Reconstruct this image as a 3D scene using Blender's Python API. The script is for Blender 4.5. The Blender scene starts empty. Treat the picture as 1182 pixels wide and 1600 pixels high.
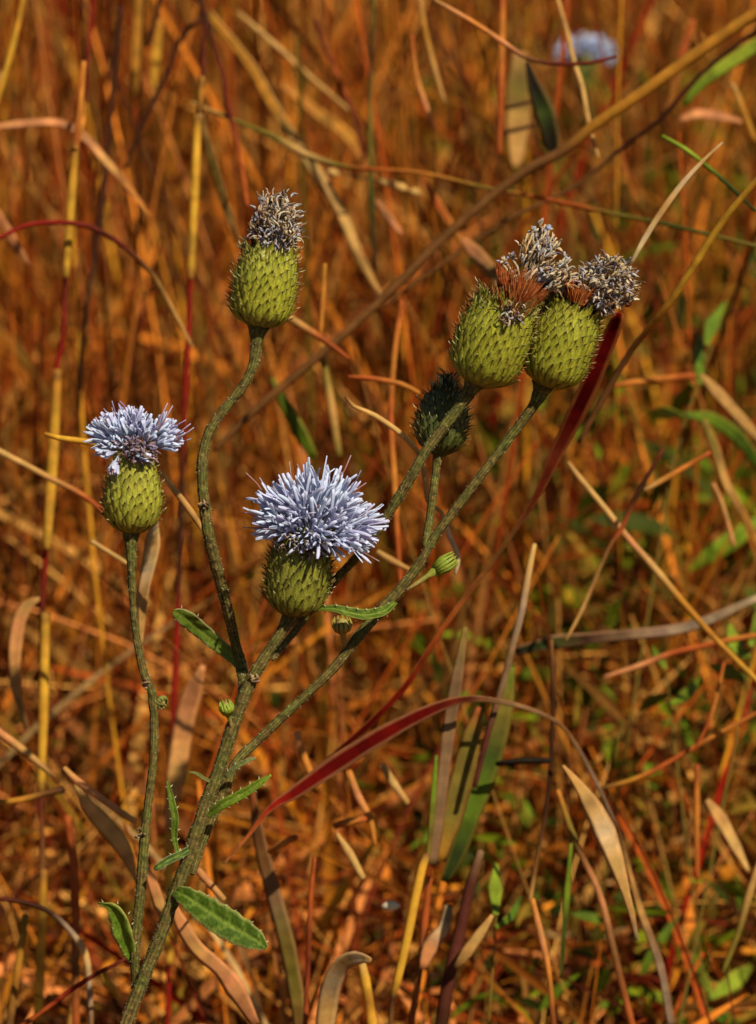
import bpy, math, random
import numpy as np
from mathutils import Vector, Matrix, noise

# ------------------------------------------------------------------ camera, sky, sun, exposure
S = bpy.context.scene
COL = S.collection
PITCH = math.radians(25)
SC = 0.215 / 1182.0                      # metres per photograph pixel in the plane of focus
TGT = Vector((0, 0, 0.31))
FW = Vector((0, math.cos(PITCH), -math.sin(PITCH)))
UP = Vector((0, math.sin(PITCH), math.cos(PITCH)))
RT = Vector((1, 0, 0))
CAMP = TGT - FW

cd = bpy.data.cameras.new('camera')
cam = bpy.data.objects.new('camera', cd)
COL.objects.link(cam)
cam.location = CAMP
cam.rotation_euler = FW.to_track_quat('-Z', 'Y').to_euler()
cd.sensor_fit = 'HORIZONTAL'
cd.sensor_width = 36
cd.lens = 36 / 0.215
cd.clip_start = 0.01
cd.clip_end = 200
cd.dof.use_dof = True
cd.dof.focus_distance = 1.0
cd.dof.aperture_fstop = cd.lens / 9.4
S.camera = cam

SUNV = (RT * 0.40 + UP * 0.62 - FW * 0.68).normalized()
sd = bpy.data.lights.new('sun', 'SUN')
sd.energy = 5.0
sd.angle = math.radians(0.5)
sd.color = (1.0, 0.93, 0.80)
sun = bpy.data.objects.new('sun', sd)
COL.objects.link(sun)
sun.location = (0.6, -1, 3)
sun.rotation_euler = SUNV.to_track_quat('Z', 'Y').to_euler()

w = bpy.data.worlds.new('World')
S.world = w
w.use_nodes = True
nt = w.node_tree
bg = nt.nodes['Background']
sky = nt.nodes.new('ShaderNodeTexSky')
sky.sky_type = 'NISHITA'
sky.sun_disc = False
sky.sun_elevation = math.asin(SUNV.z)
sky.sun_rotation = math.atan2(SUNV.x, SUNV.y)
nt.links.new(sky.outputs[0], bg.inputs[0])
bg.inputs[1].default_value = 0.05
S.view_settings.view_transform = 'Standard'
S.view_settings.look = 'None'
S.view_settings.exposure = 0.17
S.view_settings.gamma = 1
S.render.engine = 'CYCLES'
S.cycles.use_denoising = True
S.cycles.max_bounces = 6
S.cycles.diffuse_bounces = 3
S.cycles.transparent_max_bounces = 4
S.cycles.caustics_reflective = False
S.cycles.caustics_refractive = False

# ------------------------------------------------------------------ helpers
rng = random.Random(7)


def at(px, py, dd=0.0):
    """photograph pixel + metres beyond the plane of focus -> world point"""
    d = FW + RT * ((px - 591) * SC) + UP * ((800 - py) * SC)
    return CAMP + d * (1.0 + dd)


def lin(c):
    return tuple(((v / 255) / 12.92 if v <= 10 else (((v / 255) + 0.055) / 1.055) ** 2.4) for v in c)


C = {k: lin(v) for k, v in dict(
    gold=(205, 150, 44), straw=(198, 152, 82), pale=(206, 174, 122), tan=(184, 134, 68), orange=(192, 118, 42),
    salmon=(198, 128, 74), rust=(160, 76, 28), red=(128, 26, 12), crimson=(84, 10, 6), darkred=(96, 36, 18),
    brown=(116, 74, 34), dark=(62, 32, 14), black=(30, 22, 10), olive=(120, 100, 34), green=(100, 118, 22),
    lime=(136, 150, 38), dgreen=(52, 62, 16), mauve=(124, 92, 58), purple=(84, 40, 26), grey=(150, 122, 92),
    cream=(216, 200, 160), oldgold=(170, 112, 32), leaf=(84, 108, 26)).items()}


def jit(c, a, r=rng):
    k = 1 + r.uniform(-a, a)
    return tuple(max(0, v * k * (1 + r.uniform(-a, a) * 0.35)) for v in c)


def mix(a, b, t):
    return tuple(x + (y - x) * t for x, y in zip(a, b))


class MB:
    def __init__(s):
        s.v, s.f, s.c = [], [], []

    def add(s, vs, fs, cs):
        n = len(s.v)
        s.v += [tuple(p) for p in vs]
        s.c += cs
        s.f += [tuple(i + n for i in f) for f in fs]

    def build(s, name, mat, parent=None, origin=None, smooth=True):
        me = bpy.data.meshes.new(name)
        o0 = Vector(origin) if origin is not None else Vector((0, 0, 0))
        vs = [(p[0] - o0[0], p[1] - o0[1], p[2] - o0[2]) for p in s.v]
        me.from_pydata(vs, [], s.f)
        a = me.color_attributes.new('Col', 'FLOAT_COLOR', 'POINT')
        a.data.foreach_set('color', np.array([(*c[:3], 1) for c in s.c], dtype=np.float32).ravel())
        me.materials.append(mat)
        if smooth:
            me.polygons.foreach_set('use_smooth', [True] * len(me.polygons))
        me.update()
        o = bpy.data.objects.new(name, me)
        COL.objects.link(o)
        if parent is not None:
            o.parent = parent
        else:
            o.location = o0
        return o


def smooth_path(P, vals=None, step=0.004):
    """Catmull-Rom through P (Vectors); vals = list of tuples interpolated along"""
    n = len(P)
    out, ov = [], []
    for i in range(n - 1):
        p0 = P[i - 1] if i else P[0] * 2 - P[1]
        p1, p2 = P[i], P[i + 1]
        p3 = P[i + 2] if i + 2 < n else P[-1] * 2 - P[-2]
        L = (p2 - p1).length
        k = max(1, int(L / step))
        for j in range(k):
            t = j / k
            q = 0.5 * ((2 * p1) + (p2 - p0) * t + (2 * p0 - 5 * p1 + 4 * p2 - p3) * t * t + (3 * p1 - p0 - 3 * p2 + p3) * t ** 3)
            out.append(q)
            if vals:
                ov.append(tuple(a + (b - a) * t for a, b in zip(vals[i], vals[i + 1])))
    out.append(P[-1].copy())
    if vals:
        ov.append(vals[-1])
    return out, ov


def tangents(P):
    T = []
    for i in range(len(P)):
        a = P[max(0, i - 1)]
        b = P[min(len(P) - 1, i + 1)]
        d = b - a
        T.append(d.normalized() if d.length > 1e-9 else Vector((0, 0, 1)))
    return T


def tube(mb, P, R, cols, sides=8, ribs=0, ribh=0.1, ribcol=None, rough=0.0, cap=True):
    T = tangents(P)
    n = T[0].orthogonal().normalized()
    vs, cs, fs = [], [], []
    for i, p in enumerate(P):
        t = T[i]
        n = (n - t * n.dot(t))
        n = n.normalized() if n.length > 1e-6 else t.orthogonal().normalized()
        b = t.cross(n)
        for k in range(sides):
            a = 2 * math.pi * k / sides
            m = 1.0
            c = cols[i]
            if ribs:
                q = math.cos(a * ribs)
                m += ribh * q
                if ribcol is not None:
                    c = mix(ribcol, c, 0.5 + 0.5 * q)
            if rough:
                m += rough * (rng.random() - 0.5)
            vs.append(p + (n * math.cos(a) + b * math.sin(a)) * R[i] * m)
            cs.append(c)
    m = len(P)
    for i in range(m - 1):
        for k in range(sides):
            k2 = (k + 1) % sides
            fs.append((i * sides + k, i * sides + k2, (i + 1) * sides + k2, (i + 1) * sides + k))
    if cap:
        vs.append(P[-1] + T[-1] * R[-1] * 0.6)
        cs.append(cols[-1])
        for k in range(sides):
            fs.append(((m - 1) * sides + k, (m - 1) * sides + (k + 1) % sides, len(vs) - 1))
        vs.append(P[0] - T[0] * R[0] * 0.4)
        cs.append(cols[0])
        for k in range(sides):
            fs.append(((k + 1) % sides, k, len(vs) - 1))
    mb.add(vs, fs, cs)


def blade(mb, P, W, cols, nrm=None, fold=0.25, twist=0.0, th=0.0003, edge=None, mid=None, twist0=0.0):
    """closed thin leaf: cross-section of six vertices, keeled by fold"""
    T = tangents(P)
    nrm = nrm or -FW
    vs, cs, fs = [], [], []
    m = len(P)
    for i, p in enumerate(P):
        t = T[i]
        sdv = t.cross(nrm)
        sdv = sdv.normalized() if sdv.length > 1e-6 else t.orthogonal().normalized()
        nn = sdv.cross(t).normalized()
        a = twist0 + twist * i / max(1, m - 1)
        s2 = sdv * math.cos(a) + nn * math.sin(a)
        n2 = nn * math.cos(a) - sdv * math.sin(a)
        h = W[i] / 2
        tk = min(th, h * 0.4)
        c = cols[i]
        ce = edge if edge is not None else c
        cm = mid if mid is not None else c
        vs += [p - s2 * h + n2 * fold * h * 0.8, p - s2 * h * 0.5 + n2 * (tk + fold * h * .35), p + n2 * tk, p + s2 * h * 0.5 + n2 * (tk + fold * h * .35),
               p + s2 * h + n2 * fold * h * 0.8, p + s2 * h * .5 + n2 * (-tk + fold * h * .35), p - n2 * tk * 1.3, p - s2 * h * .5 + n2 * (-tk + fold * h * .35)]
        cs += [ce, c, cm, c, ce, c, cm, c]
    for i in range(m - 1):
        for k in range(8):
            k2 = (k + 1) % 8
            fs.append((i * 8 + k, i * 8 + k2, (i + 1) * 8 + k2, (i + 1) * 8 + k))
    fs.append(tuple(range(7, -1, -1)))
    fs.append(tuple((m - 1) * 8 + k for k in range(8)))
    mb.add(vs, fs, cs)


# ------------------------------------------------------------------ materials
def mat_plant(name, rough=0.6, trans=0.0, nscale=300, namp=0.35, bump=0.0, spec=0.25, streak=None, tscale=None):
    m = bpy.data.materials.new(name)
    m.use_nodes = True
    t = m.node_tree
    b = t.nodes['Principled BSDF']
    out = t.nodes['Material Output']
    at_ = t.nodes.new('ShaderNodeAttribute')
    at_.attribute_name = 'Col'
    nz = t.nodes.new('ShaderNodeTexNoise')
    nz.inputs['Scale'].default_value = nscale
    nz.inputs['Detail'].default_value = 4
    nz.inputs['Roughness'].default_value = 0.65
    tc = t.nodes.new('ShaderNodeTexCoord')
    t.links.new(tc.outputs['Object'], nz.inputs['Vector'])
    mr = t.nodes.new('ShaderNodeMapRange')
    mr.inputs[1].default_value = 0.3
    mr.inputs[2].default_value = 0.7
    mr.inputs[3].default_value = 1 - namp
    mr.inputs[4].default_value = 1 + namp
    t.links.new(nz.outputs['Fac'], mr.inputs[0])
    mx = t.nodes.new('ShaderNodeVectorMath')
    mx.operation = 'SCALE'
    t.links.new(at_.outputs['Color'], mx.inputs[0])
    t.links.new(mr.outputs[0], mx.inputs['Scale'])
    t.links.new(mx.outputs[0], b.inputs['Base Color'])
    b.inputs['Roughness'].default_value = rough
    b.inputs['Specular IOR Level'].default_value = spec
    if bump:
        bp = t.nodes.new('ShaderNodeBump')
        bp.inputs['Strength'].default_value = bump
        bp.inputs['Distance'].default_value = 0.0004
        t.links.new(nz.outputs['Fac'], bp.inputs['Height'])
        t.links.new(bp.outputs[0], b.inputs['Normal'])
    if trans:
        tr = t.nodes.new('ShaderNodeBsdfTranslucent')
        t.links.new(mx.outputs[0], tr.inputs[0])
        ms = t.nodes.new('ShaderNodeMixShader')
        ms.inputs[0].default_value = trans
        t.links.new(b.outputs[0], ms.inputs[1])
        t.links.new(tr.outputs[0], ms.inputs[2])
        t.links.new(ms.outputs[0], out.inputs['Surface'])
    return m


M_STEM = mat_plant('hairy_stem', 0.75, 0, 700, 0.65, 1.0, spec=.12)
M_BRACT = mat_plant('green_bracts', 0.5, 0.08, 1500, 0.3, 0.5)
M_PETAL = mat_plant('blue_petals', 0.55, 0.3, 700, 0.12, 0.2)
M_WITHER = mat_plant('withered_florets', 0.75, 0.1, 1200, 0.35, 0.5)
M_LEAF = mat_plant('green_leaf', 0.6, 0.15, 1100, 0.3, 0.6, spec=.12)
M_GRASS = mat_plant('dry_grass', 0.6, 0.2, 160, 0.28, 0.3, spec=.1)
M_RED = mat_plant('red_grass', 0.8, 0.15, 160, 0.3, 0.3, spec=.01)
M_MASS = mat_plant('dry_grass_mass', 0.65, 0.25, 120, 0.3, spec=.08)


def tag(o, label, cat, group=None, kind=None):
    if label:
        o['label'] = label
    if cat:
        o['category'] = cat
    if group:
        o['group'] = group
    if kind:
        o['kind'] = kind
    return o


def empty(name, loc):
    o = bpy.data.objects.new(name, None)
    o.empty_display_size = 0.01
    COL.objects.link(o)
    o.location = loc
    return o


# ------------------------------------------------------------------ the setting: ground
def ground():
    n = 90
    xs = [math.copysign(abs(t) ** 2.6, t) * 40 for t in np.linspace(-1, 1, n)]
    mb = MB()
    vs, cs, fs = [], [], []
    for y in xs:
        for x in xs:
            z = (noise.noise(Vector((x * 6, y * 6, 0))) * 0.008 + noise.noise(Vector((x * 30, y * 30, 3))) * 0.003) - 0.004
            vs.append((x, y + 0.5, z))
            cs.append(lin((92, 52, 22)))
    for j in range(n - 1):
        for i in range(n - 1):
            fs.append((j * n + i, j * n + i + 1, (j + 1) * n + i + 1, (j + 1) * n + i))
    mb.add(vs, fs, cs)
    m = mat_plant('brown_soil', 0.9, 0, 60, 0.6, 0.8)
    o = mb.build('ground', m)
    tag(o, 'bare brown soil under the dry grass', 'ground', None, 'structure')


ground()

# ------------------------------------------------------------------ stuff: tangled dry grass, litter, green weeds
NR = np.random.default_rng(11)
CP, FV = np.array(CAMP), np.array(FW)


def dd_of(P):
    return (P - CP) @ FV - 1.0


def frac_ok(P, k=0.66, dmin=0.36):
    """keep the tangle well behind the thistle"""
    d = dd_of(P)
    dirv = P - CP
    tg = -CP[2] / np.minimum(dirv[..., 2], -1e-4)      # ray parameter at the ground
    ddg = (tg * (dirv @ FV)) - 1.0
    front = (P[..., 1] < 0.1) & (P[..., 2] < 0.07)
    return (d > k * ddg) | (d > dmin) | front | (P[..., 2] < 0.012)


def mass(name, label, N, length, width, th0, bend, zr, palette, seg=6, box=None, k=0.66, dmin=0.36, mat=None, wexp=1.0, shape='blade', cat='grass', farx=0.45):
    N = int(N * 1.22) if not box else N
    u = NR.random(N)
    y = -0.6 + 3.6 * u ** 1.25
    vis = NR.random(N) < 0.60
    half = np.where(vis, 0.16 + 0.115 * (y + 0.9) * 0.6, 0.75 + 0.3 * np.abs(y))
    x = (NR.random(N) * 2 - 1) * half
    if box:
        x0, x1, y0, y1 = box
        x = x0 + (x1 - x0) * NR.random(N)
        y = y0 + (y1 - y0) * NR.random(N)
    z = NR.random(N) * zr
    az = NR.random(N) * 2 * np.pi
    L = length[0] + (length[1] - length[0]) * NR.random(N) ** 1.5
    W = width[0] + (width[1] - width[0]) * NR.random(N) ** 1.6
    far = np.clip(1 + farx * (y - 0.35), 1, 2.4)
    W, L = W * far, L * np.sqrt(far)
    a0 = np.radians(th0[0] + (th0[1] - th0[0]) * NR.random(N))
    bd = np.radians(bend[0] + (bend[1] - bend[0]) * NR.random(N))
    side_b = (NR.random(N) - 0.5) * 1.2
    tw = (NR.random(N) - 0.5) * 3.0
    tw0 = NR.random(N) * np.pi
    P = np.zeros((N, seg + 1, 3))
    T = np.zeros((N, seg + 1, 3))
    p = np.stack([x, y, z], 1)
    for i in range(seg + 1):
        s = i / seg
        th = a0 + bd * s
        a = az + side_b * s
        d = np.stack([np.sin(th) * np.cos(a), np.sin(th) * np.sin(a), np.cos(th)], 1)
        T[:, i] = d
        P[:, i] = p
        p = p + d * (L / seg)[:, None]
    P[..., 2] = np.maximum(P[..., 2], 0.0015)
    ok = frac_ok(P, k, dmin).all(1)
    P, T, W, tw, tw0 = P[ok], T[ok], W[ok], tw[ok], tw0[ok]
    N = len(P)
    s = np.linspace(0, 1, seg + 1)
    if shape == 'blade':
        prof = np.interp(s, [0, .15, .5, .85, 1], [.55, .85, 1, .6, .06])
    elif shape == 'leaf':
        prof = np.interp(s, [0, .2, .5, .85, 1], [.15, .75, 1, .6, .05])
    else:
        prof = np.interp(s, [0, 1], [1, .6])
    up = np.array([0.13, 0.21, 0.97])
    sd_ = np.cross(T, up)
    sd_ /= np.maximum(np.linalg.norm(sd_, axis=2, keepdims=True), 1e-5)
    nn = np.cross(sd_, T)
    ang = (tw0[:, None] + tw[:, None] * s[None])[..., None]
    s2 = sd_ * np.cos(ang) + nn * np.sin(ang)
    n2 = nn * np.cos(ang) - sd_ * np.sin(ang)
    h = (W[:, None] * prof[None] * 0.5)[..., None]
    V = np.stack([P - s2 * h + n2 * h * 0.35, P, P + s2 * h + n2 * h * 0.35], 2)   # N,seg+1,3,3
    V = V.reshape(-1, 3)
    base = (np.arange(N) * (seg + 1) * 3)[:, None, None]
    ii = (np.arange(seg) * 3)[None, :, None]
    q = []
    for kx in (0, 1):
        q.append(np.stack([base + ii + kx, base + ii + kx + 1, base + ii + kx + 4, base + ii + kx + 3], -1)[:, :, 0])
    F = np.concatenate(q, 1).reshape(-1, 4)
    # colours, one per blade, with a drift to the tip
    cols = np.zeros((N, 3))
    cx, cy = P[:, seg // 2, 0], P[:, seg // 2, 1]
    r = NR.random(N)
    names = [k_ for k_, _ in palette]
    for i in range(N):
        wts = [f(cx[i], cy[i]) if callable(f) else f for _, f in palette]
        tot = sum(wts)
        q_, acc = r[i] * tot, 0
        for nme, wt in zip(names, wts):
            acc += wt
            if q_ <= acc:
                break
        cols[i] = C[nme]
    cols *= (0.36 + 1.2 * NR.random(N) ** 1.3)[:, None]
    tip = 1 + (NR.random((N, 1)) - 0.5) * 0.5 * s[None]
    cols = cols * np.array([1.20, 1.02, 0.72])
    CC = np.repeat((cols[:, None, :] * tip[..., None])[:, :, None, :], 3, 2).reshape(-1, 3)
    me = bpy.data.meshes.new(name)
    me.vertices.add(len(V))
    me.vertices.foreach_set('co', V.astype(np.float32).ravel())
    me.loops.add(len(F) * 4)
    me.loops.foreach_set('vertex_index', F.astype(np.int32).ravel())
    me.polygons.add(len(F))
    me.polygons.foreach_set('loop_start', np.arange(0, len(F) * 4, 4, dtype=np.int32))
    me.polygons.foreach_set('use_smooth', np.ones(len(F), dtype=bool))
    me.update(calc_edges=True)
    a = me.color_attributes.new('Col', 'FLOAT_COLOR', 'POINT')
    a.data.foreach_set('color', np.concatenate([CC, np.ones((len(CC), 1))], 1).astype(np.float32).ravel())
    me.materials.append(mat or M_MASS)
    o = bpy.data.objects.new(name, me)
    COL.objects.link(o)
    tag(o, label, cat, None, 'stuff')
    return o


def gr(a, b):
    """green grows denser to one side and near the soil in front"""
    return lambda x, y: a + b * max(0.0, min(1.0, (x + 0.02) / 0.08)) * (1.0 if y < 0.8 else 0.4)


mass('leaf_litter', 'brown and rust litter of broken dry grass leaves on the soil', 30000, (.012, .055), (.0016, .0055), (50, 105), (-40, 60), .035,
     [('orange', 5), ('rust', 3.5), ('brown', 4), ('tan', 5), ('straw', 3), ('salmon', 3), ('darkred', 1.5), ('oldgold', 4), ('dark', 4), ('olive', 3), ('pale', .6), ('green', gr(.2, .9))], seg=4, cat='leaf litter', farx=1.5)
mass('dry_grass', 'tangled mass of leaning orange brown dry grass behind the thistle', 10000, (.04, .24), (.0014, .0062), (2, 85), (0, 85), .01,
     [('orange', 5.5), ('rust', 3.5), ('brown', 3), ('tan', 5), ('straw', 4), ('salmon', 3), ('red', .6), ('darkred', 1.2), ('oldgold', 5.5), ('dark', 2.5), ('olive', 3), ('pale', .8), ('green', gr(.15, .6))], seg=7, k=.52, dmin=.32, farx=.8)
mass('fine_grass', 'fine pale and orange grass threads crossing through the tangle', 7500, (.08, .36), (.0007, .0018), (0, 85), (-20, 60), .02,
     [('orange', 6), ('rust', 3), ('tan', 4), ('straw', 2.5), ('salmon', 3), ('oldgold', 4), ('darkred', 1.5), ('brown', 2)], seg=6, shape='stem', k=.5, dmin=.3)
mass('dry_stems', 'thin rust and tan dry grass stems standing beyond the thistle', 3000, (.12, .46), (.001, .0028), (0, 30), (0, 26), .0,
     [('orange', 6), ('rust', 5), ('brown', 3), ('tan', 3), ('straw', 1), ('red', 1.2), ('oldgold', 3.5), ('dark', 2.5), ('olive', 1)], seg=7, shape='stem', k=.45, dmin=.26)
mass('dark_stems', 'thin dark and golden dry stems standing in the tangle', 1300, (.16, .5), (.0012, .003), (0, 24), (0, 20), .0,
     [('dark', 5), ('darkred', 3), ('gold', 3), ('straw', 1.5), ('rust', 3), ('olive', 1)], seg=7, shape='stem', k=.45, dmin=.26)
mass('crossing_grass', 'sparse thin dry stems crossing just behind the thistle', 1500, (.10, .42), (.0006, .0016), (2, 62), (-20, 50), .02,
     [('rust', 5), ('orange', 4), ('tan', 3), ('straw', 1.5), ('darkred', 4), ('dark', 4), ('brown', 3), ('olive', 2)], seg=8, shape='stem', k=.4, dmin=.13)
mass('green_foliage', 'loose clumps of pointed green weed leaves in the grass', 1100, (.016, .045), (.004, .010), (15, 80), (0, 50), .16,
     [('green', 4), ('leaf', 3), ('olive', 2), ('dgreen', 3)], seg=5, box=(0.05, 0.40, 0.25, 0.95), shape='leaf', cat='foliage', k=.6, dmin=.32)
mass('green_weeds', 'low green weed leaves growing through the dry litter', 4600, (.008, .032), (.002, .0065), (20, 90), (0, 60), .10,
     [('green', 3), ('leaf', 3), ('lime', .5), ('olive', 3), ('dgreen', 4)], seg=5, box=(0.02, 0.5, 0.12, 1.1), shape='leaf', cat='weeds', k=.55, dmin=.3)
mass('green_undergrowth', 'sparse green leaves low in the dry grass', 1000, (.008, .024), (.003, .008), (20, 90), (0, 60), .08,
     [('green', 3), ('leaf', 3), ('olive', 4), ('dgreen', 2)], seg=5, box=(-0.6, 0.1, 0.16, 1.6), shape='leaf', cat='undergrowth')

# ------------------------------------------------------------------ single stalks and blades that stand out of the tangle
def gz(px, py, dd):
    """keep a traced point above the soil"""
    d = FW + RT * ((px - 591) * SC) + UP * ((800 - py) * SC)
    tg = -CAMP.z / d.z - 1.0
    return at(px, py, min(dd, 0.93 * tg - 0.006))


def mk_path(pts, d0, d1):
    """pts rows are (px, py, width px[, colour]); depth runs from d0 to d1"""
    n = len(pts)
    P, V, col = [], [], None
    for i, q in enumerate(pts):
        dd = d0 + (d1 - d0) * i / max(1, n - 1)
        P.append(gz(q[0], q[1], dd))
        if len(q) > 3:
            col = C[q[3]]
        V.append((q[2] * SC * (1 + dd), *col))
    return smooth_path(P, V, 0.0022)


def root_ext(pts, d):
    """carry a stalk that leaves the frame on down to the soil"""
    a, b = Vector(gz(pts[-2][0], pts[-2][1], d)), Vector(gz(pts[-1][0], pts[-1][1], d))
    v = b - a
    if v.z > -1e-4:
        return None
    k = min(b.z / -v.z, 0.25 / v.length)
    e = b + v * k
    e.z = 0.0
    return e


def stalk_mesh(mb, pts, d0, d1, root=False, sides=7, wob=0.0):
    P, V = mk_path(pts, d0, d1)
    if root:
        e = root_ext(pts, d1)
        if e is not None:
            P.append(P[-1].lerp(e, .5)); P.append(e)
            V += [V[-1], V[-1]]
    R = [v[0] / 2 * (1 + wob * noise.noise(p * 90)) for v, p in zip(V, P)]
    K = [jit(v[1:], 0.10) for v in V]
    tube(mb, P, R, K, sides, ribs=3, ribh=.06)
    return P


def blade_mesh(mb, pts, d0, d1, root=False, tw=None):
    P, V = mk_path(pts, d0, d1)
    if root:
        e = root_ext(pts, d1)
        if e is not None:
            P.append(P[-1].lerp(e, .5)); P.append(e)
            V += [V[-1], (V[-1][0] * .5, *V[-1][1:])]
    K = []
    q0 = rng.uniform(0, 50)
    for j, v in enumerate(V):
        g = noise.noise(Vector((q0, j * .11, 0))) + .5 * noise.noise(Vector((q0, j * .45, 5)))
        K.append(jit(mix(v[1:], tuple(x * .45 for x in v[1:]), max(0, min(1, g * 1.6 + .15))), 0.14))
    V = [(v[0] * (1 + .10 * noise.noise(Vector((q0, j * .3, 9)))), *v[1:]) for j, v in enumerate(V)]
    k = rng.uniform(-.35, .35)
    red_ = V[len(V) // 2][1] > 4 * V[len(V) // 2][2]
    edge = jit(mix(V[len(V) // 2][1:], (.24, .025, .01), .5), .1) if red_ else jit(mix(V[len(V) // 2][1:], (0.36, .10, .03), .3), .1)
    blade(mb, P, [v[0] for v in V], K, fold=rng.uniform(.15, .5), twist=rng.uniform(-.5, .5) if tw is None else tw, twist0=k, edge=edge)
    return P


def low(P):
    return min(P, key=lambda p: p.z)


def trace(kind, name, label, cat, d, pts, group=None, root=False, tw=None):
    d0, d1 = d if isinstance(d, tuple) else (d, d)
    mb = MB()
    P = (blade_mesh(mb, pts, d0, d1, root, tw) if kind == 'b' else stalk_mesh(mb, pts, d0, d1, root))
    o = mb.build(name, M_RED if 'crimson' in str(pts) else M_GRASS, None, low(P))
    tag(o, label, cat, group)
    return o


G1, G2, G3, G4 = 'dry grass stalks behind the thistle', 'dry grass blades behind the thistle', 'red grass blades and stems', 'broken straw pieces in the litter'


def culm(label, d, stem_pts, sheaths, leaves=()):
    """jointed grass culm: thin stem, wider golden sheaths, leaf blades"""
    base = gz(stem_pts[-1][0], stem_pts[-1][1], d)
    r = root_ext(stem_pts, d)
    root = empty('grass_culm', r if r is not None else base)
    o = root.location.copy()
    mb = MB(); stalk_mesh(mb, stem_pts, d, d, True)
    mb.build('stem', M_GRASS, root, o)
    for s in sheaths:
        mb = MB()
        P, V = mk_path(s, d - .004, d - .004)
        K = [jit(mix(v[1:], C['brown'], max(0, min(.7, .1 + noise.noise(Vector((s[0][1], j * .12, 2))) * 1.2 + (.5 if j < 2 or j > len(V) - 3 else 0)))), .14) for j, v in enumerate(V)]
        tube(mb, P, [v[0] / 2 for v in V], K, 10, ribs=5, ribh=.05)
        mb.build('leaf_sheath', M_GRASS, root, o)
    for l in leaves:
        mb = MB(); blade_mesh(mb, l, d - .006, d + .05)
        mb.build('leaf_blade', M_GRASS, root, o)
    return tag(root, label, 'grass stalk', G1)


culm('tall jointed golden stalk with dark red nodes beyond the small blue flower', .17,
     [(131, 96, 9, 'orange'), (125, 170, 9), (118, 230, 9, 'rust'), (103, 433, 9, 'darkred'), (98, 530, 9, 'red'), (86, 600, 9), (72, 858, 9, 'red'),
      (66, 960, 9, 'darkred'), (65, 1058, 9), (64, 1236, 9, 'darkred'), (66, 1361, 9, 'brown'), (60, 1600, 9, 'brown')],
     [[(118, 228, 13, 'oldgold'), (110, 330, 15, 'gold'), (103, 432, 12)], [(90, 578, 14, 'oldgold'), (82, 720, 18, 'gold'), (73, 857, 14)],
      [(71, 958, 15, 'gold'), (68, 1100, 16), (64, 1236, 12)], [(68, 1360, 12, 'oldgold'), (64, 1480, 15, 'gold'), (59, 1596, 15)]],
     [[(118, 232, 9, 'orange'), (127, 190, 12), (128, 143, 5)]])
culm('tall jointed stalk with yellow sheath and red nodes passing behind the curved thistle stem', .2,
     [(322, 20, 8, 'dark'), (318, 70, 9, 'darkred'), (314, 175, 9), (298, 435, 9, 'red'), (291, 600, 10, 'red'), (284, 760, 9, 'dark'), (280, 900, 9),
      (277, 980, 11, 'red'), (269, 1176, 10, 'red'), (266, 1300, 9, 'oldgold'), (264, 1507, 9, 'red'), (262, 1600, 9)],
     [[(316, 120, 12, 'oldgold'), (312, 176, 11)], [(309, 180, 12, 'gold'), (304, 300, 15, 'gold'), (298, 434, 12)],
      [(268, 1178, 12, 'straw'), (265, 1290, 17, 'gold'), (264, 1505, 14, 'gold')]],
     [[(312, 178, 8, 'straw'), (334, 260, 15, 'olive'), (360, 345, 14, 'straw'), (376, 392, 5)]])

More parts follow.
